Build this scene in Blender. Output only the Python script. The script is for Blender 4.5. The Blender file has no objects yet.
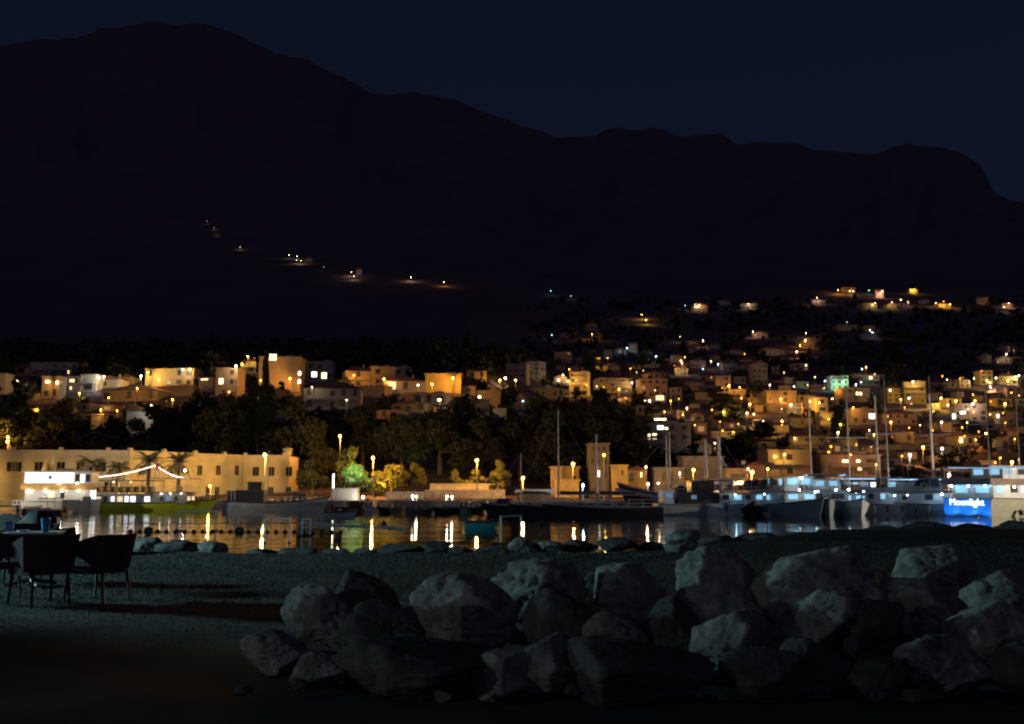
import bpy, math, random
from math import sin, cos, pi, radians, atan, sqrt, exp
from mathutils import Vector, noise, Matrix
import numpy as np
random.seed(7)
R = random.Random(11)
scene = bpy.context.scene
COL = scene.collection

# ------------------------------------------------------------------ camera
EYE = 1.35; FPX = 1000.0; TH = atan(0.126); CT, ST = cos(TH), sin(TH)
cam_d = bpy.data.cameras.new('camera'); cam = bpy.data.objects.new('camera', cam_d); COL.objects.link(cam)
cam.location = (0, 0, EYE); cam.rotation_euler = (pi/2 + TH, 0, 0)
cam_d.sensor_width = 36; cam_d.lens = 36*FPX/1024; cam_d.clip_start = 0.05; cam_d.clip_end = 12000
cam_d.dof.use_dof = True; cam_d.dof.focus_distance = 11.0; cam_d.dof.aperture_fstop = 3.2
scene.camera = cam
SEA = -1.6

def ray(px, py):
    dx = (px-512)/FPX; dy = (362-py)/FPX
    return dx, CT - dy*ST, ST + dy*CT
def at_Y(px, py, Y):
    d = ray(px, py); t = Y/d[1]; return Vector((d[0]*t, Y, EYE + d[2]*t))
def at_Z(px, py, Z):
    d = ray(px, py); t = (Z-EYE)/d[2]; return Vector((d[0]*t, d[1]*t, Z))
def E(py):
    d = ray(512, py); return d[2]/d[1]
def to_px(v):
    x, y, z = v[0], v[1], v[2]-EYE
    f = y*CT + z*ST; u = -y*ST + z*CT
    return 512 + FPX*x/f, 362 - FPX*u/f

# ------------------------------------------------------------------ objects
class MB:
    def __init__(s): s.v = []; s.f = []
    def box(s, x0, x1, y0, y1, z0, z1, tx=0, ty=0):
        n = len(s.v)
        s.v += [(x0,y0,z0),(x1,y0,z0),(x1,y1,z0),(x0,y1,z0),
                (x0+tx,y0+ty,z1),(x1-tx,y0+ty,z1),(x1-tx,y1-ty,z1),(x0+tx,y1-ty,z1)]
        s.f += [(n+3,n+2,n+1,n),(n+4,n+5,n+6,n+7),(n,n+1,n+5,n+4),(n+1,n+2,n+6,n+5),(n+2,n+3,n+7,n+6),(n+3,n,n+4,n+7)]
        return s
    def tube(s, pts, r0, r1=None, n=8, cap=True):
        r1 = r0 if r1 is None else r1
        pts = [Vector(p) for p in pts]; m = len(pts); base = len(s.v)
        for i, p in enumerate(pts):
            d = (pts[min(i+1, m-1)] - pts[max(i-1, 0)])
            d = d.normalized() if d.length > 1e-9 else Vector((0,0,1))
            a = Vector((0,0,1)) if abs(d.z) < .9 else Vector((1,0,0))
            u = d.cross(a).normalized(); w = d.cross(u)
            r = r0 + (r1-r0)*i/max(1, m-1)
            for k in range(n):
                t = 2*pi*k/n; q = p + (u*cos(t) + w*sin(t))*r
                s.v.append(tuple(q))
        for i in range(m-1):
            for k in range(n):
                a = base+i*n+k; b = base+i*n+(k+1) % n
                s.f.append((a, b, b+n, a+n))
        if cap:
            s.f.append(tuple(base+k for k in reversed(range(n)))); s.f.append(tuple(base+(m-1)*n+k for k in range(n)))
        return s
    def lathe(s, prof, n=16, c=(0,0,0)):
        base = len(s.v)
        for (r, z) in prof:
            for k in range(n):
                t = 2*pi*k/n; s.v.append((c[0]+r*cos(t), c[1]+r*sin(t), c[2]+z))
        for i in range(len(prof)-1):
            for k in range(n):
                a = base+i*n+k; b = base+i*n+(k+1) % n
                s.f.append((a, b, b+n, a+n))
        s.f.append(tuple(base+k for k in reversed(range(n)))); s.f.append(tuple(base+(len(prof)-1)*n+k for k in range(n)))
        return s
    def prism(s, poly, y0, y1):            # polygon in x,z extruded along y
        b = len(s.v); n = len(poly)
        s.v += [(x, y0, z) for x, z in poly] + [(x, y1, z) for x, z in poly]
        s.f.append(tuple(b+i for i in range(n))); s.f.append(tuple(b+n+i for i in reversed(range(n))))
        for i in range(n):
            j = (i+1) % n; s.f.append((b+i, b+n+i, b+n+j, b+j))
        return s
    def mesh(s, name, smooth=False):
        m = bpy.data.meshes.new(name); m.from_pydata(s.v, [], s.f); m.update()
        if smooth: m.shade_smooth()
        return m
    def make(s, name, mat, parent=None, loc=(0,0,0), rz=0, smooth=False):
        return link(name, s.mesh(name, smooth), mat, parent, loc, rz)
def link(name, mesh, mat, parent=None, loc=(0,0,0), rz=0, scale=None):
    if mat is not None and not mesh.materials: mesh.materials.append(mat)
    o = bpy.data.objects.new(name, mesh); COL.objects.link(o)
    if parent: o.parent = parent
    o.location = loc; o.rotation_euler = (0, 0, rz)
    if scale: o.scale = scale
    return o
def tag(o, label=None, cat=None, group=None, kind=None):
    if label: o['label'] = label
    if cat: o['category'] = cat
    if group: o['group'] = group
    if kind: o['kind'] = kind
    return o
def thing(name, label, cat, loc=(0,0,0), rz=0, group=None):
    o = bpy.data.objects.new(name, None); COL.objects.link(o); o.empty_display_size = .1
    o.location = loc; o.rotation_euler = (0, 0, rz)
    return tag(o, label, cat, group)
def np_mesh(name, V, F):                   # V (n,3), F (m,k) numpy
    m = bpy.data.meshes.new(name); k = F.shape[1]
    m.vertices.add(len(V)); m.vertices.foreach_set('co', V.astype(np.float32).ravel())
    m.loops.add(F.size); m.loops.foreach_set('vertex_index', F.astype(np.int32).ravel())
    m.polygons.add(len(F)); m.polygons.foreach_set('loop_start', np.arange(0, F.size, k, dtype=np.int32))
    m.polygons.foreach_set('loop_total', np.full(len(F), k, dtype=np.int32))
    m.update(calc_edges=True); m.validate(); return m

# ------------------------------------------------------------------ materials
def mat_base(name):
    m = bpy.data.materials.new(name); m.use_nodes = True
    return m, m.node_tree.nodes, m.node_tree.links, m.node_tree.nodes['Principled BSDF']
def M(name, col, rough=.7, metal=0, var=.18, scale=2.0, bump=0.0, bscale=None, spec=None):
    m, N, L, p = mat_base(name)
    p.inputs['Roughness'].default_value = rough; p.inputs['Metallic'].default_value = metal
    if spec is not None: p.inputs['Specular IOR Level'].default_value = spec
    tc = N.new('ShaderNodeTexCoord')
    n = N.new('ShaderNodeTexNoise'); n.inputs['Scale'].default_value = scale; n.inputs['Detail'].default_value = 6
    L.new(tc.outputs['Object'], n.inputs['Vector'])
    r = N.new('ShaderNodeValToRGB')
    r.color_ramp.elements[0].position = .3; r.color_ramp.elements[1].position = .7
    r.color_ramp.elements[0].color = [c*(1-var) for c in col]+[1]; r.color_ramp.elements[1].color = [min(1, c*(1+var)) for c in col]+[1]
    L.new(n.outputs['Fac'], r.inputs['Fac']); L.new(r.outputs['Color'], p.inputs['Base Color'])
    if bump:
        b = N.new('ShaderNodeBump'); b.inputs['Strength'].default_value = bump; b.inputs['Distance'].default_value = .05
        n2 = N.new('ShaderNodeTexNoise'); n2.inputs['Scale'].default_value = bscale or scale*4; n2.inputs['Detail'].default_value = 8
        L.new(tc.outputs['Object'], n2.inputs['Vector']); L.new(n2.outputs['Fac'], b.inputs['Height']); L.new(b.outputs['Normal'], p.inputs['Normal'])
    return m
def EM(name, col, s):
    m, N, L, p = mat_base(name)
    p.inputs['Base Color'].default_value = (*[min(1, c*.5) for c in col], 1)
    p.inputs['Emission Color'].default_value = (*col, 1); p.inputs['Emission Strength'].default_value = s
    return m

AMBER = (1, .43, .065); YEL = (1, .60, .10); WARM = (1, .72, .36); PINK = (1, .55, .32)
WHITE = (1, .88, .68); COOL = (.55, .82, 1); GREEN = (.35, 1, .45); BLUE = (.12, .42, 1)
LCOL = dict(a=AMBER, y=YEL, w=WARM, p=PINK, W=WHITE, c=COOL, g=GREEN, b=BLUE)
_em = {}
def em(k, s):
    key = (k, s)
    if key not in _em: _em[key] = EM('lamp_glass_%s_%g' % (k, s), LCOL[k], s)
    return _em[key]
_lg = {}
def lantern_glass(k, s):
    if (k, s) not in _lg:
        m = EM('lantern_glass_%s_%g' % (k, s), LCOL[k], s); m.cycles.emission_sampling = 'NONE'; _lg[k, s] = m
    return _lg[k, s]
MT = {}
MT['o'] = M('render_ochre', (.36,.27,.16), .9, var=.12, scale=.6)
MT['c'] = M('render_cream', (.42,.36,.26), .9, var=.12, scale=.6)
MT['w'] = M('render_white', (.50,.48,.44), .9, var=.1, scale=.6)
MT['g'] = M('render_grey', (.22,.205,.20), .9, var=.15, scale=.6)
MT['p'] = M('render_pink', (.31,.22,.165), .9, var=.12, scale=.6)
MT['y'] = M('render_yellow', (.42,.31,.11), .9, var=.12, scale=.6)
MT['tile'] = M('roof_tile', (.17,.08,.05), .85, var=.3, scale=1.5)
MT['slab'] = M('concrete_slab', (.30,.28,.26), .9, scale=1)
MT['dark'] = M('window_dark', (.035,.030,.028), .3, var=.3, scale=.7)
MT['darkpane'] = M('old_window_pane', (.014,.013,.014), .6, spec=.12, var=.2)
MT['stonedark'] = M('tower_stone', (.13,.11,.085), .9, var=.3, scale=.8)
MT['rail'] = M('rail_metal', (.25,.25,.25), .5, .3)
MT['pole'] = M('lamp_pole_paint', (.09,.09,.085), .6, .1)
MT['stone'] = M('quay_stone', (.30,.26,.21), .9, var=.35, scale=1.2, bump=.6, bscale=3)
MT['bark'] = M('bark', (.09,.065,.045), .95, var=.3, scale=3, bump=.5)
MT['leaf'] = M('leaf_dark_pine', (.022,.028,.015), .9, var=.4, scale=.5)
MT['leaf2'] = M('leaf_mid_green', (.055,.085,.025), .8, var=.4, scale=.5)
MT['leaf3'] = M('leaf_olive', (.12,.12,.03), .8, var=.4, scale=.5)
MT['palm'] = M('palm_frond', (.30,.25,.12), .8, var=.3, scale=.8)
MT['wicker'] = M('dark_wicker', (.060,.040,.044), .9, spec=.08, var=.3, scale=60, bump=.6, bscale=90)
MT['legm'] = M('chair_leg', (.012,.010,.011), .5, var=.1)
MT['hullw'] = M('hull_white', (.60,.60,.58), .4, var=.08, scale=.4)
MT['hullg'] = M('hull_green', (.40,.44,.03), .4, var=.12, scale=.5)
MT['hulld'] = M('hull_dark', (.035,.028,.028), .4, var=.15)
MT['hullr'] = M('hull_red', (.10,.022,.02), .45, var=.15)
MT['hullb'] = M('hull_blue', (.03,.20,.42), .35, var=.08)
MT['hullgrey'] = M('hull_grey', (.34,.37,.39), .45, var=.12)
MT['hulltan'] = M('hull_beige', (.42,.38,.28), .45, var=.1)
MT['teal'] = M('dinghy_teal', (.06,.42,.42), .4, var=.1)
MT['wood'] = M('boat_wood', (.16,.085,.04), .55, var=.3, scale=2)
MT['deck'] = M('deck_grey', (.28,.26,.24), .7)
MT['canv'] = M('canvas_dark', (.05,.05,.055), .9)
MT['canvw'] = M('canvas_white', (.55,.52,.48), .9)
MT['canvb'] = M('canvas_blue', (.03,.045,.13), .9)
MT['canvo'] = M('canvas_orange', (.55,.32,.10), .9)
MT['mast'] = M('mast_alloy', (.50,.48,.45), .5, .2, var=.08)
MT['rope'] = M('rope', (.22,.21,.19), .9)
MT['float_d'] = M('float_dark', (.02,.02,.02), .6)
MT['float_w'] = M('float_pale', (.45,.55,.52), .6)
MT['pipe'] = M('white_pipe', (.6,.7,.7), .4)
MT['flag'] = M('flag_red', (.45,.06,.04), .8)
# ------------------------------------------------------------------ world: night sky, last dusk glow behind the camera (west)
w = bpy.data.worlds.new('World'); scene.world = w; w.use_nodes = True
N, L = w.node_tree.nodes, w.node_tree.links
bg = N['Background']; bg.inputs['Strength'].default_value = 1
tc = N.new('ShaderNodeTexCoord'); sp = N.new('ShaderNodeSeparateXYZ'); L.new(tc.outputs['Generated'], sp.inputs[0])
rz_ = N.new('ShaderNodeValToRGB'); L.new(sp.outputs['Z'], rz_.inputs['Fac'])
cr = rz_.color_ramp
cr.elements[0].position = 0.0; cr.elements[0].color = (.0080,.0102,.0215,1)
cr.elements[1].position = .75; cr.elements[1].color = (.0023,.0033,.0102,1)
e = cr.elements.new(.27); e.color = (.0044,.0070,.0170,1)
mr = N.new('ShaderNodeMapRange'); mr.interpolation_type = 'SMOOTHSTEP'
mr.inputs['From Min'].default_value = .15; mr.inputs['From Max'].default_value = -.75
L.new(sp.outputs['Y'], mr.inputs['Value'])
gl = N.new('ShaderNodeMix'); gl.data_type = 'RGBA'; gl.blend_type = 'MIX'
gl.inputs['A'].default_value = (0,0,0,1); gl.inputs['B'].default_value = (.048,.043,.080,1)
L.new(mr.outputs['Result'], gl.inputs['Factor'])
ad = N.new('ShaderNodeMix'); ad.data_type = 'RGBA'; ad.blend_type = 'ADD'; ad.inputs['Factor'].default_value = 1
L.new(rz_.outputs['Color'], ad.inputs['A']); L.new(gl.outputs['Result'], ad.inputs['B'])
L.new(ad.outputs['Result'], bg.inputs['Color'])

# ------------------------------------------------------------------ terrain height
SKY = [(-260,70),(-120,55),(0,44),(60,37),(110,29),(150,21),(190,22),(225,28),(260,45),(310,62),(350,80),(380,94),(400,92),(422,91),(440,95),(480,108),(520,123),(556,136),(575,137),(600,131),(622,127),(655,126),(672,133),(700,133),(722,129),(735,142),(780,143),(800,142),(812,149),(868,152),(890,148),(912,144),(942,147),(962,153),(978,163),(988,178),(994,195),(1008,200),(1024,201),(1100,214),(1300,250)]
SK = [(ray(px,py)[0]/ray(px,py)[1], E(py)) for px, py in SKY]
SKU = np.array([a for a, b in SK]); SKE = np.array([b for a, b in SK])
PROF_L = [(165,499.6),(200,489),(260,441),(330,397),(420,361),(600,343),(1000,297),(1500,240)]
PROF_R = [(165,499.6),(215,487),(300,457),(400,427),(550,391),(750,355),(1000,316),(1200,291),(1500,277)]
PLY = np.log([a for a, b in PROF_L]); PLE = np.array([E(b) for a, b in PROF_L])
PRY = np.log([a for a, b in PROF_R]); PRE = np.array([E(b) for a, b in PROF_R])
def ridge_Y(u): return 2700 + 500*min(1, max(0, (u+.18)/.1))
def H0(u, Y):
    """smooth hillside height at azimuth u = X/Y and distance Y"""
    if Y < 165: return -.62
    t = min(1, max(0, (u+.06)/.12)); t = t*t*(3-2*t)
    ly = math.log(Y)
    e = (1-t)*float(np.interp(ly, PLY, PLE)) + t*float(np.interp(ly, PRY, PRE))
    ry = ridge_Y(u)
    if Y > 1500:
        er = float(np.interp(u, SKU, SKE)); s = min(1, (Y-1500)/(ry-1500))
        e = e + (er-e)*(s**.85)
        if Y > ry: e = er*(1 - .9*(Y-ry)/ry)
    return EYE + Y*e
def H(X, Y):
    u = X/Y; z = H0(u, Y)
    if Y < 185: return z
    amp = min(1, (Y-185)/100)
    n = noise.noise(Vector((X/40, Y/40, 0)))*1.3 + noise.noise(Vector((X/13, Y/13, 3)))*.4
    if Y > 800: n += min(1, (Y-800)/900)*(noise.noise(Vector((X/160, Y/160, 5)))*16 + noise.noise(Vector((X/60, Y/60, 9)))*7)
    d = abs(Y-ridge_Y(u))
    if d < 300: amp *= max(.25, d/300)
    if Y > 1900:
        n += (noise.noise(Vector((u*38, 1, Y/500)))*14 + noise.noise(Vector((u*110, 2, Y/300)))*8 - abs(noise.noise(Vector((u*24, 4, Y/900))))*26*(1 if d > 250 else d/250))/max(.3, amp)
    return z + n*amp
def hill_hit(px, py, h=0.0):
    """where the sight line of a pixel comes within h of the hillside"""
    d = ray(px, py); u = d[0]/d[1]; e = d[2]/d[1]; Y = 166.0
    while Y < 3400:
        if EYE + e*Y <= H(u*Y, Y) + h: break
        Y *= 1.004
    return Vector((u*Y, Y, EYE + e*Y))

# mountain mesh
us = np.linspace(-.95, .95, 380); ys = np.concatenate([[160, 165], np.geomspace(170, 1500, 90), np.linspace(1520, 4200, 80)])
V = np.array([(u*y, y, H(u*y, y) - (.6 if y < 161 else 0)) for y in ys for u in us])
nu, ny = len(us), len(ys)
idx = np.arange(nu*ny).reshape(ny, nu)
F = np.stack([idx[:-1,:-1], idx[:-1,1:], idx[1:,1:], idx[1:,:-1]], -1).reshape(-1, 4)
mm, N, L, p = mat_base('hillside_scrub_and_karst')
p.inputs['Roughness'].default_value = 1; p.inputs['Specular IOR Level'].default_value = 0
tc = N.new('ShaderNodeTexCoord')
n1 = N.new('ShaderNodeTexNoise'); n1.inputs['Scale'].default_value = .012; n1.inputs['Detail'].default_value = 9; n1.inputs['Roughness'].default_value = .65
L.new(tc.outputs['Object'], n1.inputs['Vector'])
r = N.new('ShaderNodeValToRGB'); L.new(n1.outputs['Fac'], r.inputs['Fac'])
r.color_ramp.elements[0].position = .38; r.color_ramp.elements[0].color = (.082,.064,.080,1)
r.color_ramp.elements[1].position = .68; r.color_ramp.elements[1].color = (.105,.082,.098,1)
L.new(r.outputs['Color'], p.inputs['Base Color'])
me = np_mesh('mountain', V, F); me.shade_smooth()
tag(link('mountain', me, mm), kind='structure')

# ------------------------------------------------------------------ lawn, sea, quay
def shore_Y(X):
    return 21.5 + .8*noise.noise(Vector((X/4, 0, 7))) + (1.8*min(1, max(0, (X-2)/6))) + max(0, abs(X)-30)*.3
def G(X, Y):
    z = .05*noise.noise(Vector((X/3, Y/3, 1))) + .02*noise.noise(Vector((X/.8, Y/.8, 2)))
    b = min(1, max(0, (X-1.5)/6)); b = b*b*(3-2*b)
    s = min(1, max(0, (Y-15)/8)); z += .42*b*s*s
    l = min(1, max(0, (-X-8.2)/2)); z += .25*l*min(1, max(0, (Y-15)/5))
    sy = shore_Y(X)
    if Y > sy: z -= (Y-sy)*.62
    return max(z, -3.2)
xs = np.concatenate([np.linspace(-90,-16,26), np.arange(-15.7, 15.8, .22), np.linspace(16, 90, 26)])
yy = np.concatenate([np.linspace(-60, -2, 14), np.arange(-1.5, 27.5, .22), np.linspace(28, 34, 5)])
V = np.array([(x, y, G(x, y)) for y in yy for x in xs]); idx = np.arange(len(V)).reshape(len(yy), len(xs))
F = np.stack([idx[:-1,:-1], idx[:-1,1:], idx[1:,1:], idx[1:,:-1]], -1).reshape(-1, 4)
ml, N, L, p = mat_base('mown_lawn_and_bare_soil')
p.inputs['Roughness'].default_value = 1; p.inputs['Specular IOR Level'].default_value = .1
tc = N.new('ShaderNodeTexCoord')
na = N.new('ShaderNodeTexNoise'); na.inputs['Scale'].default_value = .55; na.inputs['Detail'].default_value = 5
nb = N.new('ShaderNodeTexNoise'); nb.inputs['Scale'].default_value = 22; nb.inputs['Detail'].default_value = 8; nb.inputs['Roughness'].default_value = .7
for n in (na, nb): L.new(tc.outputs['Object'], n.inputs['Vector'])
ra = N.new('ShaderNodeValToRGB'); L.new(na.outputs['Fac'], ra.inputs['Fac'])
ra.color_ramp.elements[0].position = .35; ra.color_ramp.elements[0].color = (.023,.027,.024,1)
ra.color_ramp.elements[1].position = .68; ra.color_ramp.elements[1].color = (.047,.049,.044,1)
e = ra.color_ramp.elements.new(.5); e.color = (.034,.038,.033,1)
mx = N.new('ShaderNodeMix'); mx.data_type = 'RGBA'; mx.blend_type = 'MULTIPLY'; mx.inputs['Factor'].default_value = .8
rb = N.new('ShaderNodeValToRGB'); L.new(nb.outputs['Fac'], rb.inputs['Fac'])
rb.color_ramp.elements[0].position = .3; rb.color_ramp.elements[0].color = (.7,.7,.7,1); rb.color_ramp.elements[1].position = .7; rb.color_ramp.elements[1].color = (1.15,1.15,1.15,1)
L.new(ra.outputs['Color'], mx.inputs['A']); L.new(rb.outputs['Color'], mx.inputs['B'])
L.new(mx.outputs['Result'], p.inputs['Base Color'])
bm = N.new('ShaderNodeBump'); bm.inputs['Strength'].default_value = .4; bm.inputs['Distance'].default_value = .06
L.new(nb.outputs['Fac'], bm.inputs['Height']); L.new(bm.outputs['Normal'], p.inputs['Normal'])
me = np_mesh('lawn', V, F); me.shade_smooth()
tag(link('lawn', me, ml), kind='structure')

# grass blades
gr = np.random.default_rng(5)
n = 150000
gx = gr.uniform(-12, 13, n); gy = 7.2 + 14*gr.random(n)
keep = (np.abs(gx) < gy*.56)
pn = np.array([noise.noise(Vector((a*.7, b*.7, 4))) for a, b in zip(gx, gy)])
keep &= (pn > gr.uniform(-1.1, -.1, n)) & (gy > 7.2+2.2*gr.random(n))
gx, gy = gx[keep], gy[keep]; n = len(gx)
gz = np.array([G(a, b) for a, b in zip(gx, gy)])
ang = gr.uniform(0, 2*pi, n); h = gr.uniform(.008, .03, n)*np.clip((gy-5)/7,.35,1); wd = .003 + .0005*gy; lx = gr.normal(0, .025, n); ly = gr.normal(0, .025, n)
P0 = np.stack([gx-wd*np.cos(ang), gy-wd*np.sin(ang), gz-.01], 1); P1 = np.stack([gx+wd*np.cos(ang), gy+wd*np.sin(ang), gz-.01], 1); P2 = np.stack([gx+lx, gy+ly, gz+h], 1)
V = np.stack([P0, P1, P2], 1).reshape(-1, 3); F = np.arange(3*n).reshape(-1, 3)
MT['blade'] = M('grass_blade', (.040,.045,.037), .9, var=.25, scale=1.5)
tag(link('grass', np_mesh('grass', V, F), MT['blade']), 'short dry grass covering the lawn behind the boulders', 'grass', kind='stuff')

# sea
mw, N, L, p = mat_base('harbour_water')
p.inputs['Base Color'].default_value = (.004,.008,.010,1); p.inputs['Roughness'].default_value = .015; p.inputs['IOR'].default_value = 1.5
tc = N.new('ShaderNodeTexCoord'); mp = N.new('ShaderNodeMapping'); mp.inputs['Scale'].default_value = (.42, 1.7, 1); L.new(tc.outputs['Object'], mp.inputs['Vector'])
wa = N.new('ShaderNodeTexNoise'); wa.inputs['Scale'].default_value = .62; wa.inputs['Detail'].default_value = 3; wa.inputs['Distortion'].default_value = .4
wb = N.new('ShaderNodeTexNoise'); wb.inputs['Scale'].default_value = .13; wb.inputs['Detail'].default_value = 2
for n in (wa, wb): L.new(mp.outputs['Vector'], n.inputs['Vector'])
b1 = N.new('ShaderNodeBump'); b1.inputs['Strength'].default_value = 1; b1.inputs['Distance'].default_value = .022; L.new(wa.outputs['Fac'], b1.inputs['Height'])
b2 = N.new('ShaderNodeBump'); b2.inputs['Strength'].default_value = 1; b2.inputs['Distance'].default_value = .075; L.new(wb.outputs['Fac'], b2.inputs['Height']); L.new(b1.outputs['Normal'], b2.inputs['Normal'])
L.new(b2.outputs['Normal'], p.inputs['Normal'])
V = np.array([(-700,-120,SEA),(700,-120,SEA),(700,166,SEA),(-700,166,SEA)]); F = np.array([[0,1,2,3]])
tag(link('sea', np_mesh('sea', V, F), mw), kind='structure')
# seabed under it
V = np.array([(-700,20,-3.4),(700,20,-3.4),(700,166,-3.4),(-700,166,-3.4)])
tag(link('seabed', np_mesh('seabed', V, F), MT['stone']), kind='structure')

# quay: stone edge with a kerb, paved top
QZ = -.6
q = MB(); q.box(-300, 300, 152, 171, -3.3, QZ-.004); tag(q.make('quay', MT['stone']), kind='structure')
q = MB(); q.box(-300, 300, 151.7, 152.5, -3.2, QZ+.12); tag(q.make('quay_kerb', MT['slab']), kind='structure')
# ------------------------------------------------------------------ labels by landmark
MARKS = [(843,382,'the green-lit house'),(781,399,'the bright amber terrace house'),(656,356,'the cool white hillside lamp'),
 (619,388,'the brightest orange hillside lamp'),(593,357,'the yellow-lit hillside tree'),(641,315,'the lone yellow lamp high on the slope'),
 (914,392,'the stepped yellow tower house'),(1004,402,'the yellow-lit box house'),(546,393,'the lit yellow pergola'),(536,370,'the square hotel block'),
 (600,460,'the harbour tower'),(137,417,'the pale green gable house'),(280,375,'the amber house with lit top floor'),(331,394,'the broad dark-roofed villa'),
 (443,384,'the brightly lit yellow house'),(482,408,'the two-balcony house'),(128,392,'the hip-roofed amber house'),(168,376,'the long amber apartment block'),
 (51,386,'the grey block with two lit windows'),(889,304,'the topmost row of yellow houses'),(984,301,'the lone orange cube house'),(846,328,'the lit yellow road wall'),
 (778,350,'the orange villa on the dark slope'),(700,306,'the high orange gable house'),(662,437,'the flats with scattered lit windows'),(855,466,'the long flats behind the masts'),
 (723,384,'the house with the glowing orange ground floor'),(1006,358,'the small house under the lone white lamp'),(858,394,'the pink house with a lit window pair')]
WORDS_N = ['', 'leftmost', 'second from left', 'third from left', 'fourth from left', 'fifth from left', 'sixth from left', 'seventh from left', 'eighth from left', 'ninth from left','tenth from left','eleventh from left','twelfth from left','thirteenth from left','fourteenth from left','fifteenth from left']
NUM = ['','one','two','three','four','five','six','seven','eight','nine','ten']
pending = []
def later_label(o, px, py, desc, noun): pending.append((o, px, py, desc, noun))
def where(px, py):
    best = min(MARKS, key=lambda m: (m[0]-px)**2 + (1.6*(m[1]-py))**2); dx, dy = px-best[0], py-best[1]
    near = 'just ' if math.hypot(dx, dy) < 22 else ''
    if abs(dx) > 1.6*abs(dy): return near + ('left of ' if dx < 0 else 'right of ') + best[2]
    return near + ('above ' if dy < 0 else 'below ') + best[2]
def settle_labels():
    groups = {}
    for it in pending:
        o, px, py, desc, noun = it
        groups.setdefault('%s %s %s' % (desc, noun, where(px, py)), []).append(it)
    for key, its in groups.items():
        its.sort(key=lambda t: t[1])
        for k, it in enumerate(its):
            o, px, py, desc, noun = it
            if len(its) == 1: s = key
            elif k == 0: s = 'leftmost ' + key
            elif k == len(its)-1: s = 'rightmost ' + key
            elif len(its) == 3: s = 'middle ' + key
            else: s = WORDS_N[min(k+1, 15)] + ' ' + key
            wds = s.split()
            if len(wds) > 16:
                s = s.replace(' flat-roofed', '').replace(' tile-roofed', '').replace(' the ', ' '); wds = s.split()[:16]
                s = ' '.join(wds)
            o['label'] = s

# ------------------------------------------------------------------ houses
UNIT = {}
def unit_box(mat):
    if mat.name not in UNIT:
        UNIT[mat.name] = MB().box(-.5, .5, -.5, .5, 0, 1).mesh('window_pane'); UNIT[mat.name].materials.append(mat)
    return UNIT[mat.name]
LITW = [EM('window_lit_warm', (1,.72,.36), 1.5), EM('window_lit_yellow', (1,.85,.45), 2.6), EM('window_lit_white', (1,.95,.82), 3.4)]
LITDIM = EM('window_lit_dim', (1,.6,.3), .25)
for m_ in LITW+[LITDIM]: m_.cycles.emission_sampling = 'NONE'
houses = []
ROOFW = dict(f='flat-roofed', g='tile-roofed', h='tile-roofed', m='tile-roofed')
COLW = dict(o='ochre', c='cream', w='white', g='grey', p='pinkish', y='yellow')
def window(par, x, y, z, w, h, m, d=.12, name='window'):
    o = bpy.data.objects.new(name, unit_box(m)); COL.objects.link(o); o.parent = par
    o.location = (x, y, z); o.scale = (w, d, h); return o
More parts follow.
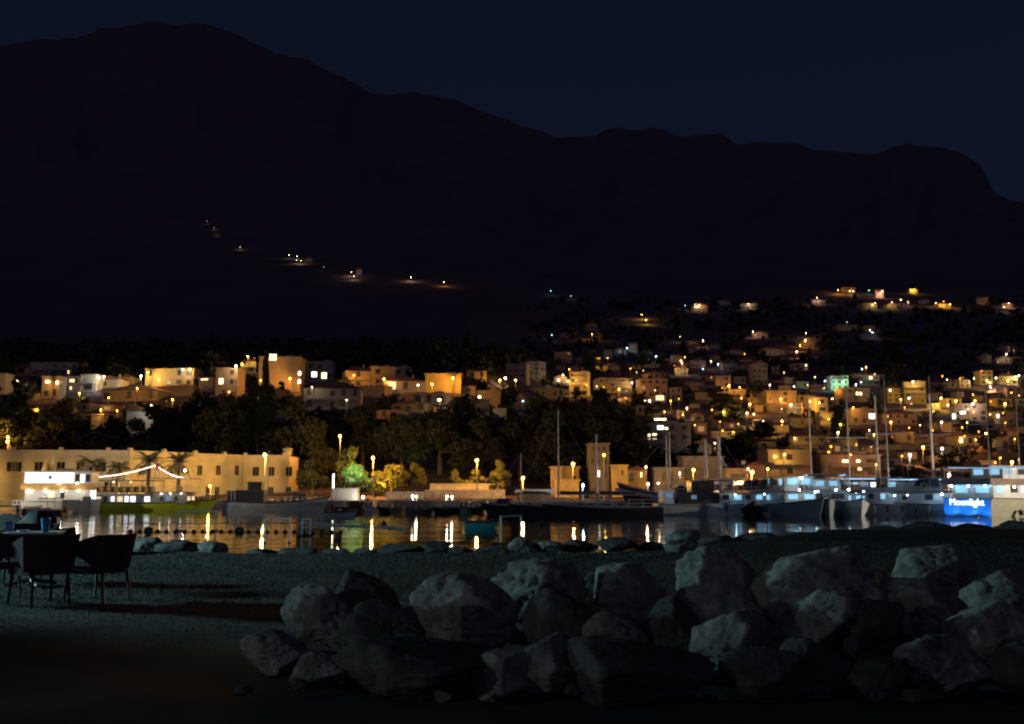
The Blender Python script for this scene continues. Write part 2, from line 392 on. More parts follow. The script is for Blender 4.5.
def house(l, r, t, b, roof='f', col='o', label=None, lit=(), yaw=None, nowin=False, desc='', balc=False, top=None, Y=None, depth=None, dim=0, name='hillside_house'):
    cx = (l+r)/2
    if Y is None: Y = hill_hit(cx, b).y
    p = at_Y(cx, b, Y); w_ = (r-l)/FPX*Y/CT*.992; h_ = (b-t)/FPX*Y
    d_ = depth or max(5, min(12, w_*.75))
    if yaw is None: yaw = R.uniform(-.35, .35)
    if not label and not nowin and name == 'hillside_house':
        if roof == 'f' and R.random() < .5: roof = R.choice('hhg')
        if R.random() < .55 and (b-t) > 8: balc = True
        dim = max(dim, .13)
    w_ = w_/(cos(yaw)+.25*abs(sin(yaw)))
    g = thing(name, label, 'house' if name != 'apartment_block' else 'apartment block', p, yaw, 'houses on the hillside above the harbour')
    mat = MT[col]
    body_h = h_
    rh = 0
    if roof in 'gh' and h_ > 3: rh = min(h_*.34, w_*.22, 2.6); body_h = h_-rh
    if roof == 'm': rh = h_*.3; body_h = h_-rh
    mb = MB(); mb.box(-w_/2, w_/2, 0, d_, -5, body_h)
    if roof == 'f' and top:                                   # set-back upper storey given as (x0, x1, extra)
        pass
    mb.make('wall', mat, g)
    rf = MB(); ov = .35
    if roof == 'f':
        rf.box(-w_/2-ov, w_/2+ov, -ov, d_+ov, body_h+.003, body_h+.28)
        if w_ > 8: rf.box(w_*.1, w_*.32, d_*.3, d_*.6, body_h+.28, body_h+1.1)
        rm = MT['slab'] if col in 'gw' else mat
    elif roof == 'g':
        if R.random() < .5:   # gable to the front
            rf.prism([(-w_/2-ov, body_h+.003), (w_/2+ov, body_h+.003), (0, body_h+rh)], -ov, d_+ov)
        else:
            n = len(rf.v); rf.v += [(-w_/2-ov,-ov,body_h+.003),(w_/2+ov,-ov,body_h+.003),(w_/2+ov,d_+ov,body_h+.003),(-w_/2-ov,d_+ov,body_h+.003),(-w_/2-ov,d_/2,body_h+rh),(w_/2+ov,d_/2,body_h+rh)]
            rf.f += [(n+3,n+2,n+1,n),(n,n+1,n+5,n+4),(n+2,n+3,n+4,n+5),(n+1,n+2,n+5),(n+3,n,n+4)]
        rm = MT['tile']
    elif roof == 'h':
        n = len(rf.v); k = min(w_, d_)*.45
        rf.v += [(-w_/2-ov,-ov,body_h+.003),(w_/2+ov,-ov,body_h+.003),(w_/2+ov,d_+ov,body_h+.003),(-w_/2-ov,d_+ov,body_h+.003),(-w_/2+k,d_/2,body_h+rh),(w_/2-k,d_/2,body_h+rh)]
        rf.f += [(n+3,n+2,n+1,n),(n,n+1,n+5,n+4),(n+2,n+3,n+4,n+5),(n+1,n+2,n+5),(n+3,n,n+4)]
        rm = MT['tile']
    else:
        rf.prism([(-w_/2-ov, body_h+.003), (w_/2+ov, body_h+.003), (-w_/2-ov, body_h+rh)], -ov, d_+ov); rm = MT['tile']
    ro = rf.make('roof', rm, g)
    if roof in 'gh' and w_ > 6: MB().box(w_*.2, w_*.2+.6, d_*.5, d_*.5+.6, body_h+rh*.4, body_h+rh+.7).make('chimney', mat, ro)
    if not nowin and body_h > 2.4 and (r-l) >= 7:
        ns = max(1, int(round(body_h/2.95))); sh = body_h/ns; nb = max(1, int(w_/(2.9 if (r-l) < 40 else 3.4))); bw = w_/nb
        for s in range(ns):
            for k in range(nb):
                if R.random() < .34: continue
                q = R.random()
                m = MT['dark'] if q > dim else R.choice(LITW[:2] + [LITDIM]*5)
                if (r-l) < 12 and m is MT['dark'] and R.random() < .4: continue
                window(g, -w_/2 + bw*(k+.5), -.02, s*sh + sh*.3, bw*R.choice([.34,.38,.5]), sh*R.choice([.45,.5,.62]), m)
            if balc and s:
                bb = MB(); bb.box(-w_*.42, w_*.42, -1.3, -.004, s*sh-.08, s*sh+.1); bal = bb.make('balcony', MT['slab'], g)
                MB().box(-w_*.42, w_*.42, -1.3, -1.24, s*sh+.1, s*sh+1.0).make('railing', mat, bal)
    for (wx, wy, ww, wh, k) in lit:                            # lit windows given in picture units of the facade
        x = (wx-cx)/FPX*Y; z = (b-wy)/FPX*Y
        window(g, x, -.06, max(.2, z-wh/FPX*Y/2), ww/FPX*Y, wh/FPX*Y, LITW[k], .14)
    houses.append((l, r, t, b, Y, g))
    if not label:
        size = 'small' if (r-l) < 13 else ('wide' if (r-l) > 24 else ('tall' if (b-t) > 1.1*(r-l) else ''))
        later_label(g, cx, (t+b)/2, ' '.join(x for x in (size, desc, COLW[col], ROOFW[roof]) if x), 'house')
    return g

h = house
# left hillside
h(-8,5,374,394,'f','o',desc='orange-lit')
h(12,27,378,387,'g','c',lit=[(17,383,3,2.5,2),(23.5,383.5,4,3,1)],label='low gabled house with two glowing yellow windows near the left edge')
h(30,78,363,377,'f','g',label='wide dark apartment block, topmost on the left hillside, one lit stair window',lit=[(68,371,1.5,5,0)],balc=True,yaw=.06)
h(41,59,377,399,'f','g',lit=[(46.5,381.5,4,3,1),(56.5,382.5,2.5,3.5,1)],label='grey block with two lit yellow windows on the left hillside',yaw=0)
h(62,80,377,393,'f','p',lit=[(71.5,380.5,5,3,0),(70.5,388,2,3,0)],label='pinkish house with two warm lit windows one above the other',yaw=0)
h(80,96,375,392,'f','c',desc='yellow-lit',balc=True)
h(97,121,375,388,'g','c',desc='lamp-lit')
h(119,134,374,384,'f','o',desc='orange-lit')
h(100,158,384,402,'h','o',label='hip-roofed amber house with a long dark roof and large square windows',yaw=-.05)
h(72,86,413,421,'f','p',desc='dim'); h(90,103,415,429,'f','p',desc='dim')
h(126,152,402,433,'m','w',label='pale green gable house with a steep diagonal roofline and blank wall',nowin=True,yaw=.1)
h(143,195,369,387,'f','o',label='long amber apartment block lit from its left end on the left hillside',yaw=-.12)
h(157,190,386,396,'f','o',desc='bright',nowin=True)
h(197,213,378,392,'f','g',lit=[(204,379.3,8,1.2,1)],label='small grey house with a thin bright strip light under its eaves')
h(214,238,368,396,'f','p',desc='dim'); h(240,256,358,373,'f','c',desc='yellow-green')
h(258,300,357,392,'f','o',lit=[(272,356.8,7,6,1),(299,373,2.6,3.6,2),(299,381.5,2.6,3.6,2)],label='amber house with a lit top-floor glass room and blank amber front',nowin=True,yaw=.05)
h(252,281,391,401,'f','p',desc='low'); h(292,304,394,405,'f','p',desc='dim')
h(306,333,362,381,'f','g',lit=[(314,374.3,5,5,2),(324,375.5,5,6,1)],label='dim grey block with one violet-white and one yellow window side by side',yaw=0)
h(303,361,380,410,'h','g',label='broad villa under a wide dark hipped roof with arched balconies',balc=True,yaw=.1)
h(345,372,365,389,'f','o',balc=True); h(371,396,367,388,'f','o',desc='dim')
h(357,386,386,397,'f','o',desc='bright',nowin=True)
h(386,411,367.5,377,'f','c',label='cream penthouse with two dark square openings on the skyline of houses',yaw=0); h(385,426,375,393,'f','g',balc=True)
h(425,461,374,393,'f','y',label='brightly lit yellow house with palm shadows on its wall',nowin=True,yaw=0)
h(461,476,383,394,'g','o'); h(411,447,394,405,'f','p',lit=[(439,400,2.5,2.5,1)],label='long pinkish terrace house with one lit window below the yellow house')
h(390,428,399,413,'f','o'); h(367,401,410,419,'f','o')
h(473,500,391,402,'f','o',label='bright amber roof terrace above the two-balcony house',nowin=True); h(473,490,400,418,'f','o',label='narrow amber house with two deep balconies facing the harbour',balc=True,yaw=.15)
h(527,546,362,381,'f','g',label='square hotel block with a grid of dark windows',yaw=.12); h(505,527,364,379,'f','g',desc='dim')
h(528,564,389,398,'f','y',label='lit yellow pergola terrace with dark openings above the harbour',yaw=0)
h(569,588,372,397,'f','o'); h(598,633,373,393,'f','o',desc='orange-lit')
# right hillside
h(642,671,371,379,'g','p',desc='dim'); h(640,668,379,397,'f','p',desc='dim'); h(641,666,393,403,'f','c',desc='bright',lit=[(660,398,8,5,0)])
h(670,682,388,401,'f','o'); h(686,705,378,391,'g','g',desc='dim'); h(700,718,372,382,'g','p',desc='dim')
h(716,731,376,393,'f','o',label='house with a glowing orange ground floor beside its street lamp')
h(690,706,357,368,'f','g',desc='dim'); h(723,738,360,371,'g','g',desc='dim'); h(752,768,360,385,'g','p',desc='dim')
h(730,746,390,399,'f','o'); h(752,771,390,401,'f','y',balc=True); h(748,765,398,408,'f','y',desc='lamp-lit')
h(755,763,406,412,'f','o',desc='bright',nowin=True)
h(767,797,391,409,'f','o',label='bright amber terrace house with a small box room on its roof',yaw=0); h(779,791,386,392,'f','o',nowin=True,desc='rooftop')
h(797,816,396,409,'f','o'); h(816,829,398,413,'f','o'); h(768,800,404,411,'f','o',desc='bright',nowin=True)
h(784,816,414,425,'f','p'); h(820,839,413,425,'f','o'); h(774,789,422,433,'f','y',desc='lamp-lit')
h(798,808,419,428,'f','y',desc='bright')
h(831,849,376,390,'f','w',label='flat-roofed house lit vivid green by a floodlight',balc=True,yaw=0)
h(845,873,388,402,'f','p',lit=[(857,393.5,2.5,3,1),(861.5,393.5,2.5,3,1)],label='pink house with a lit window pair below the green house'); h(850,879,409,425,'f','p',lit=[(873,416,6,5,2)],label='pinkish house with one bright white gable end')
h(887,906,384,403,'f','y'); h(905,926,382,404,'f','y',label='stepped yellow tower house lit from below beside the tall mast',balc=True); h(886,919,408,425,'f','p',desc='wide')
h(946,963,399,408,'f','y',desc='lamp-lit'); h(955,987,404,422,'f','p',lit=[(955.5,416,3,5,2),(964,412.5,5,2.5,2)],label='large pinkish house with two bright openings at its left')
h(950,963,423,433,'f','o'); h(996,1013,399,407,'f','y',label='yellow-lit box house near the right edge'); h(1000,1015,412,425,'f','o',lit=[(998.5,416,2,3.5,2)],label='orange house with a lit doorway under the yellow box house')
h(1013,1028,413,421,'f','w'); h(980,994,371,385,'f','y'); h(999,1018,372,385,'f','y')
h(996,1013,356,363,'g','o',label='small amber house high on the slope under a lone white lamp'); h(896,914,433,443,'f','o'); h(918,933,440,451,'f','o',desc='lamp-lit')
h(937,959,447,454,'f','c',desc='low'); h(904,917,452,459,'f','c',desc='bright'); h(956,985,432,446,'m','c'); h(970,991,448,459,'f','p',desc='dim'); h(995,1027,452,458,'f','o',desc='low')
h(763,788,345,356,'h','o',label='orange villa with a row of dark windows on the dark slope')
h(787,802,404,414,'f','o',desc='dim'); h(827,842,402,412,'f','o',desc='dim'); h(862,880,376,386,'f','g',desc='dim')
# upper rows
h(692,708,303,312,'g','o',label='orange gable house highest on the middle slope',lit=[(697,305.5,5,4,0)]); h(719,731,301,306,'f','c',desc='dim'); h(740,758,301,310,'g','g',desc='dim')
h(862,878,303,310,'f','y'); h(887,898,302,310,'f','y',desc='bright'); h(842,856,287.5,293,'f','p',desc='lamp-lit'); h(876,884,290,298,'f','p',desc='dim'); h(920,930,298,304,'f','g',desc='dim')
h(938,952,302,308,'f','y'); h(909,918,289,294,'f','y'); h(978,988,297.5,305,'f','o',label='lone orange cube house on the high dark slope',yaw=-.3); h(1002,1014,302,307,'f','p')
h(838,858,325,331,'f','y',label='low yellow wall house lit along the upper road',nowin=True); h(865,875,326,332,'f','y')
h(586,598,321,331,'g','o'); h(752,768,331,338,'g','p',desc='dim'); h(688,700,339,345,'f','y'); h(708,720,343,349,'f','c',desc='dim'); h(800,815,338,346,'f','o'); h(812,826,300,305,'f','g',desc='dim')
h(640,652,350,360,'g','w',desc='pale'); h(614,626,348,354,'g','g',desc='dim'); h(560,569,333,338,'f','p',desc='dim')
# nearer blocks above the boats
h(640,692,424,462,'f','g',name='apartment_block',label='dark flats with scattered lit windows behind the fishing boats',balc=True,yaw=.05,
  lit=[(649.5,434,2,5,1),(655,434,4,3,1),(655,441,4,4,1),(649.5,441,2,4,1),(661,428,6,4,2),(667,429,3,3,1),(661,419.5,12,2,1),(650,448,2,2,0)])
h(826,881,456,478,'f','p',name='apartment_block',label='long low flats with warm lit balcony windows behind the masts',balc=True,yaw=0,lit=[(846,461.5,6,3,1),(859,461.5,4,3,1),(860,469,4,3,0)])
h(768,812,451,478,'f','p',name='apartment_block',label='dim flats with stacked balconies left of the first tall right mast',balc=True,yaw=.08)
h(790,828,428,453,'f','p',desc='dim',balc=True); h(884,900,460,470,'f','g',desc='dim')
h(738,772,450,468,'f','p',desc='dim'); h(690,712,440,454,'f','g',desc='dim',dim=.1); h(712,736,432,446,'f','g',desc='dim',dim=.08)
# further dim houses that fill the right hillside
tries = 0; added = 0
while added < 74 and tries < 9000:
    tries += 1
    py = R.uniform(352, 468); px = R.uniform(560 if py < 420 else 690, 1030)
    if py < 385 and 800 < px < 985: continue
    if px < 640 and py > 400: continue
    w_ = R.uniform(8, 19); hh_ = R.uniform(5.5, 11)
    if any(px-w_/2 < r+2 and px+w_/2 > l-2 and py-hh_ < b+1 and py > t-1 for l, r, t, b, Y, g in houses): continue
    if any(abs(px-m[0]) < 10 and abs(py-m[1]) < 8 for m in MARKS[:6]): continue
    h(px-w_/2, px+w_/2, py-hh_, py, R.choice('ffghf'), R.choice('oopgcp'), desc='dim', dim=.07); added += 1

tries = 0; added = 0
while added < 16 and tries < 2000:
    tries += 1
    py = R.uniform(374, 420); px = R.uniform(2, 500); w_ = R.uniform(12, 24); hh_ = R.uniform(8, 13)
    if any(px-w_/2 < r+2 and px+w_/2 > l-2 and py-hh_ < b+1 and py > t-1 for l, r, t, b, Y, g in houses): continue
    if 130 < px < 255 and py > 398: continue
    h(px-w_/2, px+w_/2, py-hh_, py, R.choice('fghh'), R.choice('oopgc'), desc='dim', dim=.07); added += 1
# ------------------------------------------------------------------ street lamps on the hillside
lamps_px = []
KW = dict(a='amber', y='yellow', w='warm white', p='pinkish orange', W='white', c='cool white', g='green', b='blue')
def street_lamp(px, py, k, s, r=.28, hgt=5.5, label=None, Y=None, ground=None, grp='street lamps on the hillside', base_z=None):
    if Y is None:
        p = hill_hit(px, py, hgt)
        for l, rr, t, b, Yh, g in houses:
            if l-2 < px < rr+2 and t-3 < py < b+3 and p.y > Yh-3.2: p = at_Y(px, py, Yh-3.2)
    else: p = at_Y(px, py, Y)
    gz = base_z if base_z is not None else H(p.x, p.y)
    hp = max(.8, p.z-gz)
    g = thing('street_lamp', label, 'street lamp', (p.x, p.y, p.z-hp), 0, grp)
    MB().tube([(0,.35,-.6),(0,.35,hp*.6),(0,.35,hp+.25)], .09, .055, 8).make('lamp_post', MT['pole'], g)
    MB().tube([(0,.35,hp+.22),(0,.1,hp+.42),(0,-.12,hp+.40)], .05, .04, 6).make('arm', MT['pole'], g)
    MB().lathe([(.04,r*.75+.14),(r*.7,r*.75+.06),(r*.78,r*.75)], 10, (0,0,hp)).make('hood', MT['pole'], g)
    bm_ = bulb_mesh(r); o = link('lantern', bm_, None, g, (0,0,hp)); o.material_slots[0].link = 'OBJECT'; o.material_slots[0].material = lantern_glass(k, round(max(4, min(s*.07, 22)), 1))
    lamp_light(g, k, 39.5*s*r*r*(GAIN.get(k, 1)), (0,-.5,hp-r-.1), r)
    lamps_px.append((px, py))
    if not label: later_label(g, px, py, KW[k], 'street lamp')
    return g
_bm = {}
GAIN = dict(a=3.5, y=3.2, w=2.2, p=2.6, W=1.1, c=.9, g=1.6)
_ld = {}
def lamp_light(par, k, power, loc, r=.2):
    key = (k, round(power))
    if key not in _ld:
        d = bpy.data.lights.new('lamp_light', 'POINT'); d.energy = power; d.color = LCOL[k]; d.shadow_soft_size = .15; _ld[key] = d
    o = bpy.data.objects.new('lamp_light', _ld[key]); COL.objects.link(o); o.parent = par; o.location = loc; return o
def bulb_mesh(r):
    if r not in _bm:
        mb = MB(); n = 6
        mb.lathe([(r*.35,-r*.95),(r*.82,-r*.5),(r,0),(r*.82,r*.5),(r*.5,r*.8)], n)
        _bm[r] = mb.mesh('lantern'); _bm[r].materials.append(None)
    return _bm[r]
S = street_lamp
for a in [(17,381,'w',160),(99,378,'c',420),(104,376.5,'w',200),(141,376,'w',420),(148,372.5,'y',320),(159,379.5,'a',200),(183,369.5,'c',130),(190,369,'y',130),(236,366,'w',330),(242,364,'y',160),(248,356.5,'y',120),
  (290,378.5,'a',330),(384,379,'a',260),(453,378,'a',380),(432,384,'a',240),(418,385,'W',90),(479.5,396.8,'w',420),(500,380,'a',300),(505.5,378,'w',330),(515.5,380,'y',300),(558.5,380,'w',420),(563,375,'w',460),(568,381,'y',260),
  (594,357,'y',420),(627,348,'c',420),(656,356,'c',620),(619,389,'a',900),(632,383,'w',220),(682,363,'w',420),(711,361,'p',160),(703,369,'c',130),(729,385.5,'a',420),(722,388,'a',330),(750,404,'a',560),(781,399,'a',560),(810,401.5,'a',640),(782,421,'a',640),
  (770,385,'w',200),(794,386.5,'W',220),(791,404.5,'w',330),(825,381,'c',330),(843,382,'g',900),(856,384.5,'c',560),(861,382,'W',90),(862,369,'c',200),(866,367,'y',360),(797,351.5,'p',520),(805,341,'a',420),(806,333,'p',420),(800,345,'y',200),(817,298,'p',420),(838,290,'a',620),(850,291,'a',330),(853,291,'p',330),(869,290,'g',330),(880,293,'p',560),(901,299.5,'p',420),(914,289,'y',420),(936,302.5,'w',330),(943.5,301.5,'a',420),(950,304,'y',320),(875,303,'w',200),(892,302,'w',220),(908,302,'w',200),
  (1009,303.5,'p',620),(1004,307,'w',200),(847,322,'W',120),(870,330,'c',260),(872.5,332.5,'W',220),(909,398,'c',420),(901,399.5,'y',420),(929,397.5,'y',460),(941,398,'y',520),(956,401,'y',760),(948,405,'W',330),(975,400.5,'y',330),(972.5,404,'W',420),(891,422,'a',520),(941.5,422,'p',420),(996,378,'W',420),(990.5,387,'p',460),(1019,375.5,'W',520),(1016,376.5,'w',260),(974,378.5,'w',200),(987,380.5,'y',420),(1008,381,'y',520),(947,379.5,'W',80),(913,381.5,'w',200),(1006.5,354,'W',330),(1005,404,'y',620),(923,447,'a',520),(942,448.5,'W',420),(910,455,'W',620),(1012,462,'a',760),
  (641.5,314.5,'y',560),(646,320,'y',360),(592,334,'a',420),(551,291,'c',90),(571,296,'c',90),(552,335,'c',130),(685,305.5,'c',110),(699,304.5,'p',260),(748.5,304,'w',260),(753,331.5,'p',260),(703,341,'p',300),(680,336.5,'w',160),(718,364,'c',110),
  (650,401,'w',420),(724,412,'y',220),(747,413,'w',220),(754,414,'w',160),(687,408,'p',200),(723,438.5,'w',140),(715,443,'w',110),(838,432.5,'w',220),(763,421,'W',330),(835,413,'y',260),(617,425,'w',160),(523,401,'c',60),(440,399.5,'w',120),
  (151.5,405.5,'W',200),(8,437,'a',420),(7.5,441.5,'a',260)]:
    S(*a)
# mountain road, left
for a in [(207,221,'p',16),(214,228,'p',22),(240,247,'w',110),(289,255,'w',160),(297,256,'W',330),(296.5,260,'w',220),(301,260.5,'y',260),(324,267,'c',40),(351,272,'p',420),(354,276,'w',260),(411,277,'p',620),(444,282,'a',360)]:
    o = S(*a, grp='lamps along the mountain road')
h(214,220,232,238,'g','p',label='dim ruined stone house beside the highest mountain road lamp'); h(303,312,257,262,'g','g',label='small grey house by the lamp cluster on the mountain road'); h(356,362,268,275,'g','g',label='small grey house lit from the left on the mountain road')
MARKS += [(325,262,'the mountain road bend')]

LR = random.Random(8); k = 0
while k < 16:
    px, py = LR.uniform(5, 500), LR.uniform(372, 412)
    if any((px-a)**2 + (py-b)**2 < 60 for a, b in lamps_px): continue
    S(px, py, LR.choice('aaaayw'), LR.choice([90, 130, 240]), .2, grp='street lamps on the hillside'); k += 1
# small yard and porch lamps scattered among the houses
LR = random.Random(21); k = 0
while k < 90:
    px, py = LR.uniform(560, 1022), LR.uniform(350, 470)
    if px < 690 and py > 415: continue
    if py < 372 and 800 < px < 980: continue
    if any((px-a)**2 + (py-b)**2 < 36 for a, b in lamps_px): continue
    S(px, py, LR.choice('aaaaaawyyp'), LR.choice([60, 90, 130, 200]), .2, grp='street lamps on the hillside'); k += 1
# ------------------------------------------------------------------ trees
def crown_mesh(name, kind, seed, nleaf):
    """unit tree about 10 high: leaf-sized faces in uneven clumps"""
    g = np.random.default_rng(seed); blobs = []
    if kind == 'pine':
        for i in range(26):
            a = g.uniform(0, 2*pi); r = 3.4*sqrt(g.random()); z = 2.2 + 7.2*g.random()*(1-r/6.5)
            blobs.append((r*cos(a), r*sin(a), z, g.uniform(.9, 1.7), g.uniform(.5, .85)))
    elif kind == 'broad':
        for i in range(20):
            a = g.uniform(0, 2*pi); r = 3.2*sqrt(g.random()); z = 2.0 + 7*g.random()*(1-(r/4.4)**2)
            blobs.append((r*cos(a), r*sin(a), z, g.uniform(.9, 1.6), g.uniform(.8, 1.0)))
    elif kind == 'cypress':
        for i in range(14):
            z = .8 + 9*i/13; r = .95*sqrt(max(.05, 1-((z-3.2)/7)**2))
            blobs.append((g.normal(0,.12), g.normal(0,.12), z, r, 1.1))
    else:   # low bush
        for i in range(9):
            a = g.uniform(0, 2*pi); r = 2.6*sqrt(g.random())
            blobs.append((r*cos(a), r*sin(a), 1.2+1.2*g.random(), g.uniform(.9, 1.5), .8))
    B = np.array(blobs); w = B[:,3]**2; pick = g.choice(len(B), nleaf, p=w/w.sum())
    d = g.normal(size=(nleaf,3)); d /= np.linalg.norm(d, axis=1)[:,None]; rad = g.random(nleaf)**.45
    C = B[pick,:3] + d*(rad*B[pick,3])[:,None]*np.stack([np.ones(nleaf), np.ones(nleaf), B[pick,4]],1)
    s = g.uniform(.10, .26, nleaf) * (1.0 if kind != 'cypress' else .9)
    n = g.normal(size=(nleaf,3)); n /= np.linalg.norm(n,axis=1)[:,None]
    t = np.cross(n, g.normal(size=(nleaf,3))); t /= np.linalg.norm(t,axis=1)[:,None]; b = np.cross(n,t)
    t *= (s*1.5)[:,None]; b *= (s*.8)[:,None]
    V = np.stack([C-t-b*.6, C+t*.2-b, C+t+b*.5, C-t*.3+b], 1).reshape(-1,3); F = np.arange(4*nleaf).reshape(-1,4)
    return np_mesh(name, V, F), blobs
def trunk_mesh(kind, blobs, seed):
    g = random.Random(seed); mb = MB()
    if kind == 'cypress': return mb.tube([(0,0,-1),(0,0,1),(0,0,7)], .22, .05, 7).mesh('trunk')
    if kind == 'bush':
        for b in blobs[:5]: mb.tube([(0,0,-.6),(b[0]*.4,b[1]*.4,b[2]*.5),(b[0],b[1],b[2])], .09, .03, 5)
        return mb.mesh('trunk')
    bx_, by_ = g.uniform(-.5,.5), g.uniform(-.3,.3); fork = (bx_, by_, 3.0 if kind == 'pine' else 2.4)
    mb.tube([(0,0,-1.5),(bx_*.3,by_*.3,1.2),fork], .36, .24, 8)
    for b in blobs[::2]: mb.tube([fork, (fork[0]*.5+b[0]*.5, fork[1]*.5+b[1]*.5, fork[2]*.45+b[2]*.55), (b[0],b[1],b[2])], .16, .04, 5)
    return mb.mesh('trunk')
PROTO = {}
for kind, cnt, nl in (('pine',4,4200),('broad',3,3800),('cypress',2,1700),('bush',2,1300)):
    for k in range(cnt):
        c, bl = crown_mesh('crown', kind, 31*k+len(kind), nl); PROTO[kind, k] = (c, trunk_mesh(kind, bl, k))
_cm = {}
def tree(kind, var, px, base_py, top_py, label, width=None, leaf='leaf', Y=None, name=None, grp=None, cat='tree', ground=None):
    p = at_Y(px, base_py, Y) if Y else hill_hit(px, base_py)
    if Y: p.z = H(p.x, p.y) if ground is None else ground
    hgt = EYE + p.y*E(top_py) - p.z
    s = max(.15, hgt/(9.6 if kind != 'bush' else 3.2)); sx = s if width is None else (width/FPX*p.y)/{'pine':8.6,'broad':8.2,'cypress':2.2,'bush':7.2}[kind]
    c, t = PROTO[kind, var]; key = (kind, var, leaf)
    if key not in _cm: c2 = c.copy(); c2.materials.clear(); c2.materials.append(MT[leaf]); _cm[key] = c2
    g = thing(name or {'pine':'pine_tree','broad':'broadleaf_tree','cypress':'cypress_tree','bush':'shrub'}[kind], label, cat, p, R.uniform(0, 6.28), grp)
    g.scale = (sx, sx, s)
    link('trunk', t, MT['bark'], g); link('crown', _cm[key], MT[leaf], g)
    return g
T = tree
G1 = 'dark trees behind the quay'
T('broad',0,350,492,441,'tree lit vivid green by an added floodlight beside the amber lamp',32,'leaf2',Y=178,grp=None)
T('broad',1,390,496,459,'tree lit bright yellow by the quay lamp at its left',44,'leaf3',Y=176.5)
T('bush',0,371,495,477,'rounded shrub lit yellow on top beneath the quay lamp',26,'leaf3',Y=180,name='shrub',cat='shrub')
T('pine',0,222,478,388,'broad dark pine behind the harbour building, left of the villa trees',62,Y=214)
T('pine',1,258,480,372,'tall dark pine whose crown hides the foot of the amber house',52,Y=222)
T('pine',2,292,482,398,'dark green pine directly behind the right end of the harbour building',62,Y=206)
T('broad',2,318,488,415,'faintly green bushy tree left of the green-lit tree',52,'leaf',Y=204)
T('pine',3,362,480,392,'dark pine reaching up in front of the broad villa',56,Y=220)
T('broad',0,312,503,455,'dark round shrub tree at the right corner of the harbour building',34,Y=177)
T('broad',1,350,503,470,'dark round bush tree behind the white kiosk',42,Y=176)
T('pine',1,402,482,405,'dark pine with a rounded top right of the yellow-lit tree',58,Y=214)
T('pine',0,440,482,402,'broad dark pine in the middle of the quay wood',72,Y=216)
T('pine',2,480,482,418,'dark pine below the narrow two-balcony house',58,Y=210)
T('pine',3,520,482,404,'dark pine in front of the square hotel block',66,Y=218)
T('broad',2,556,484,402,'dark spreading tree below the yellow pergola',66,Y=214)
T('pine',0,596,484,400,'dark pine above the harbour tower',64,Y=222)
T('pine',1,630,482,405,'dark pine between the harbour tower and the dark flats',52,Y=224)
T('broad',1,604,432,378,'dark round tree left of the brightest orange hillside lamp',34,Y=340)
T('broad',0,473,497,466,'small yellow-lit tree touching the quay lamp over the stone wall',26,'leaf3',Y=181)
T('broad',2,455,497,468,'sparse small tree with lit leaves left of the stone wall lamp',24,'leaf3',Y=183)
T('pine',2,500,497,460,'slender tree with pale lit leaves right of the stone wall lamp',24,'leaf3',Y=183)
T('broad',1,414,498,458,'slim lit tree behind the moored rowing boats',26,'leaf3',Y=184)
T('pine',3,492,499,472,'small tree leaning right beside the harbour cafe',20,'leaf',Y=178)
T('broad',2,30,430,403,'brownish lit round tree below the grey block at far left',30,'leaf3')
T('cypress',0,265,402,352,'tall dark cypress standing before the amber house with lit top floor',9)
T('broad',0,283,398,379,'small round dark tree beside the amber lamp',13)
T('broad',1,155,452,396,'broad dark tree covering the right side of the pale green gable',62,Y=238)
T('pine',0,190,455,398,'dark pine above the middle of the harbour building',56,Y=236)
T('pine',3,100,460,425,'dark bushy pine above the left palms',54,Y=226)
T('broad',2,52,462,402,'wide dark tree mass below the grey block with two windows',64,Y=238)
T('pine',1,10,455,398,'dark pine at the far left edge above the harbour building',50,Y=240)
T('broad',1,75,460,430,'low dark tree just above the roof line of the harbour building',44,Y=224)
T('broad',0,130,462,436,'low dark tree behind the palms',50,Y=222)
T('broad',2,215,465,438,'warm-tinted low tree behind the harbour building roof',40,Y=222)
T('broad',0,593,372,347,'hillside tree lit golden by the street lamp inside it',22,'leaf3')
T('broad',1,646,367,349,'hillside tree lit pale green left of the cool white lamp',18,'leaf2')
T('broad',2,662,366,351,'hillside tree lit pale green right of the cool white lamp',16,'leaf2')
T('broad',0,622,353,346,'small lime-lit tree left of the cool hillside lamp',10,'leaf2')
T('pine',2,730,425,398,'dark tree below the house with the glowing ground floor',34)
T('cypress',1,842,440,402,'dark cypress below the green-lit house',12)
T('cypress',0,836,446,406,'shorter dark cypress beside the taller one below the green-lit house',11)
T('broad',1,966,434,417,'dark tree mass at the foot of the large pinkish house',30)
T('pine',0,735,468,432,'dark pine above the blue-lit mast',56,Y=262)
T('pine',2,720,410,386,'dark tree left of the amber terrace houses',26)
T('broad',0,942,470,452,'dark tree behind the floodlit white boats',40,Y=250)
T('pine',1,906,485,462,'dark pine right of the long flats',40,Y=215)
T('pine',3,985,484,463,'dark pine behind the large ship at the right edge',46,Y=215)
T('broad',2,760,440,420,'dark tree below the amber lamp cluster',40)

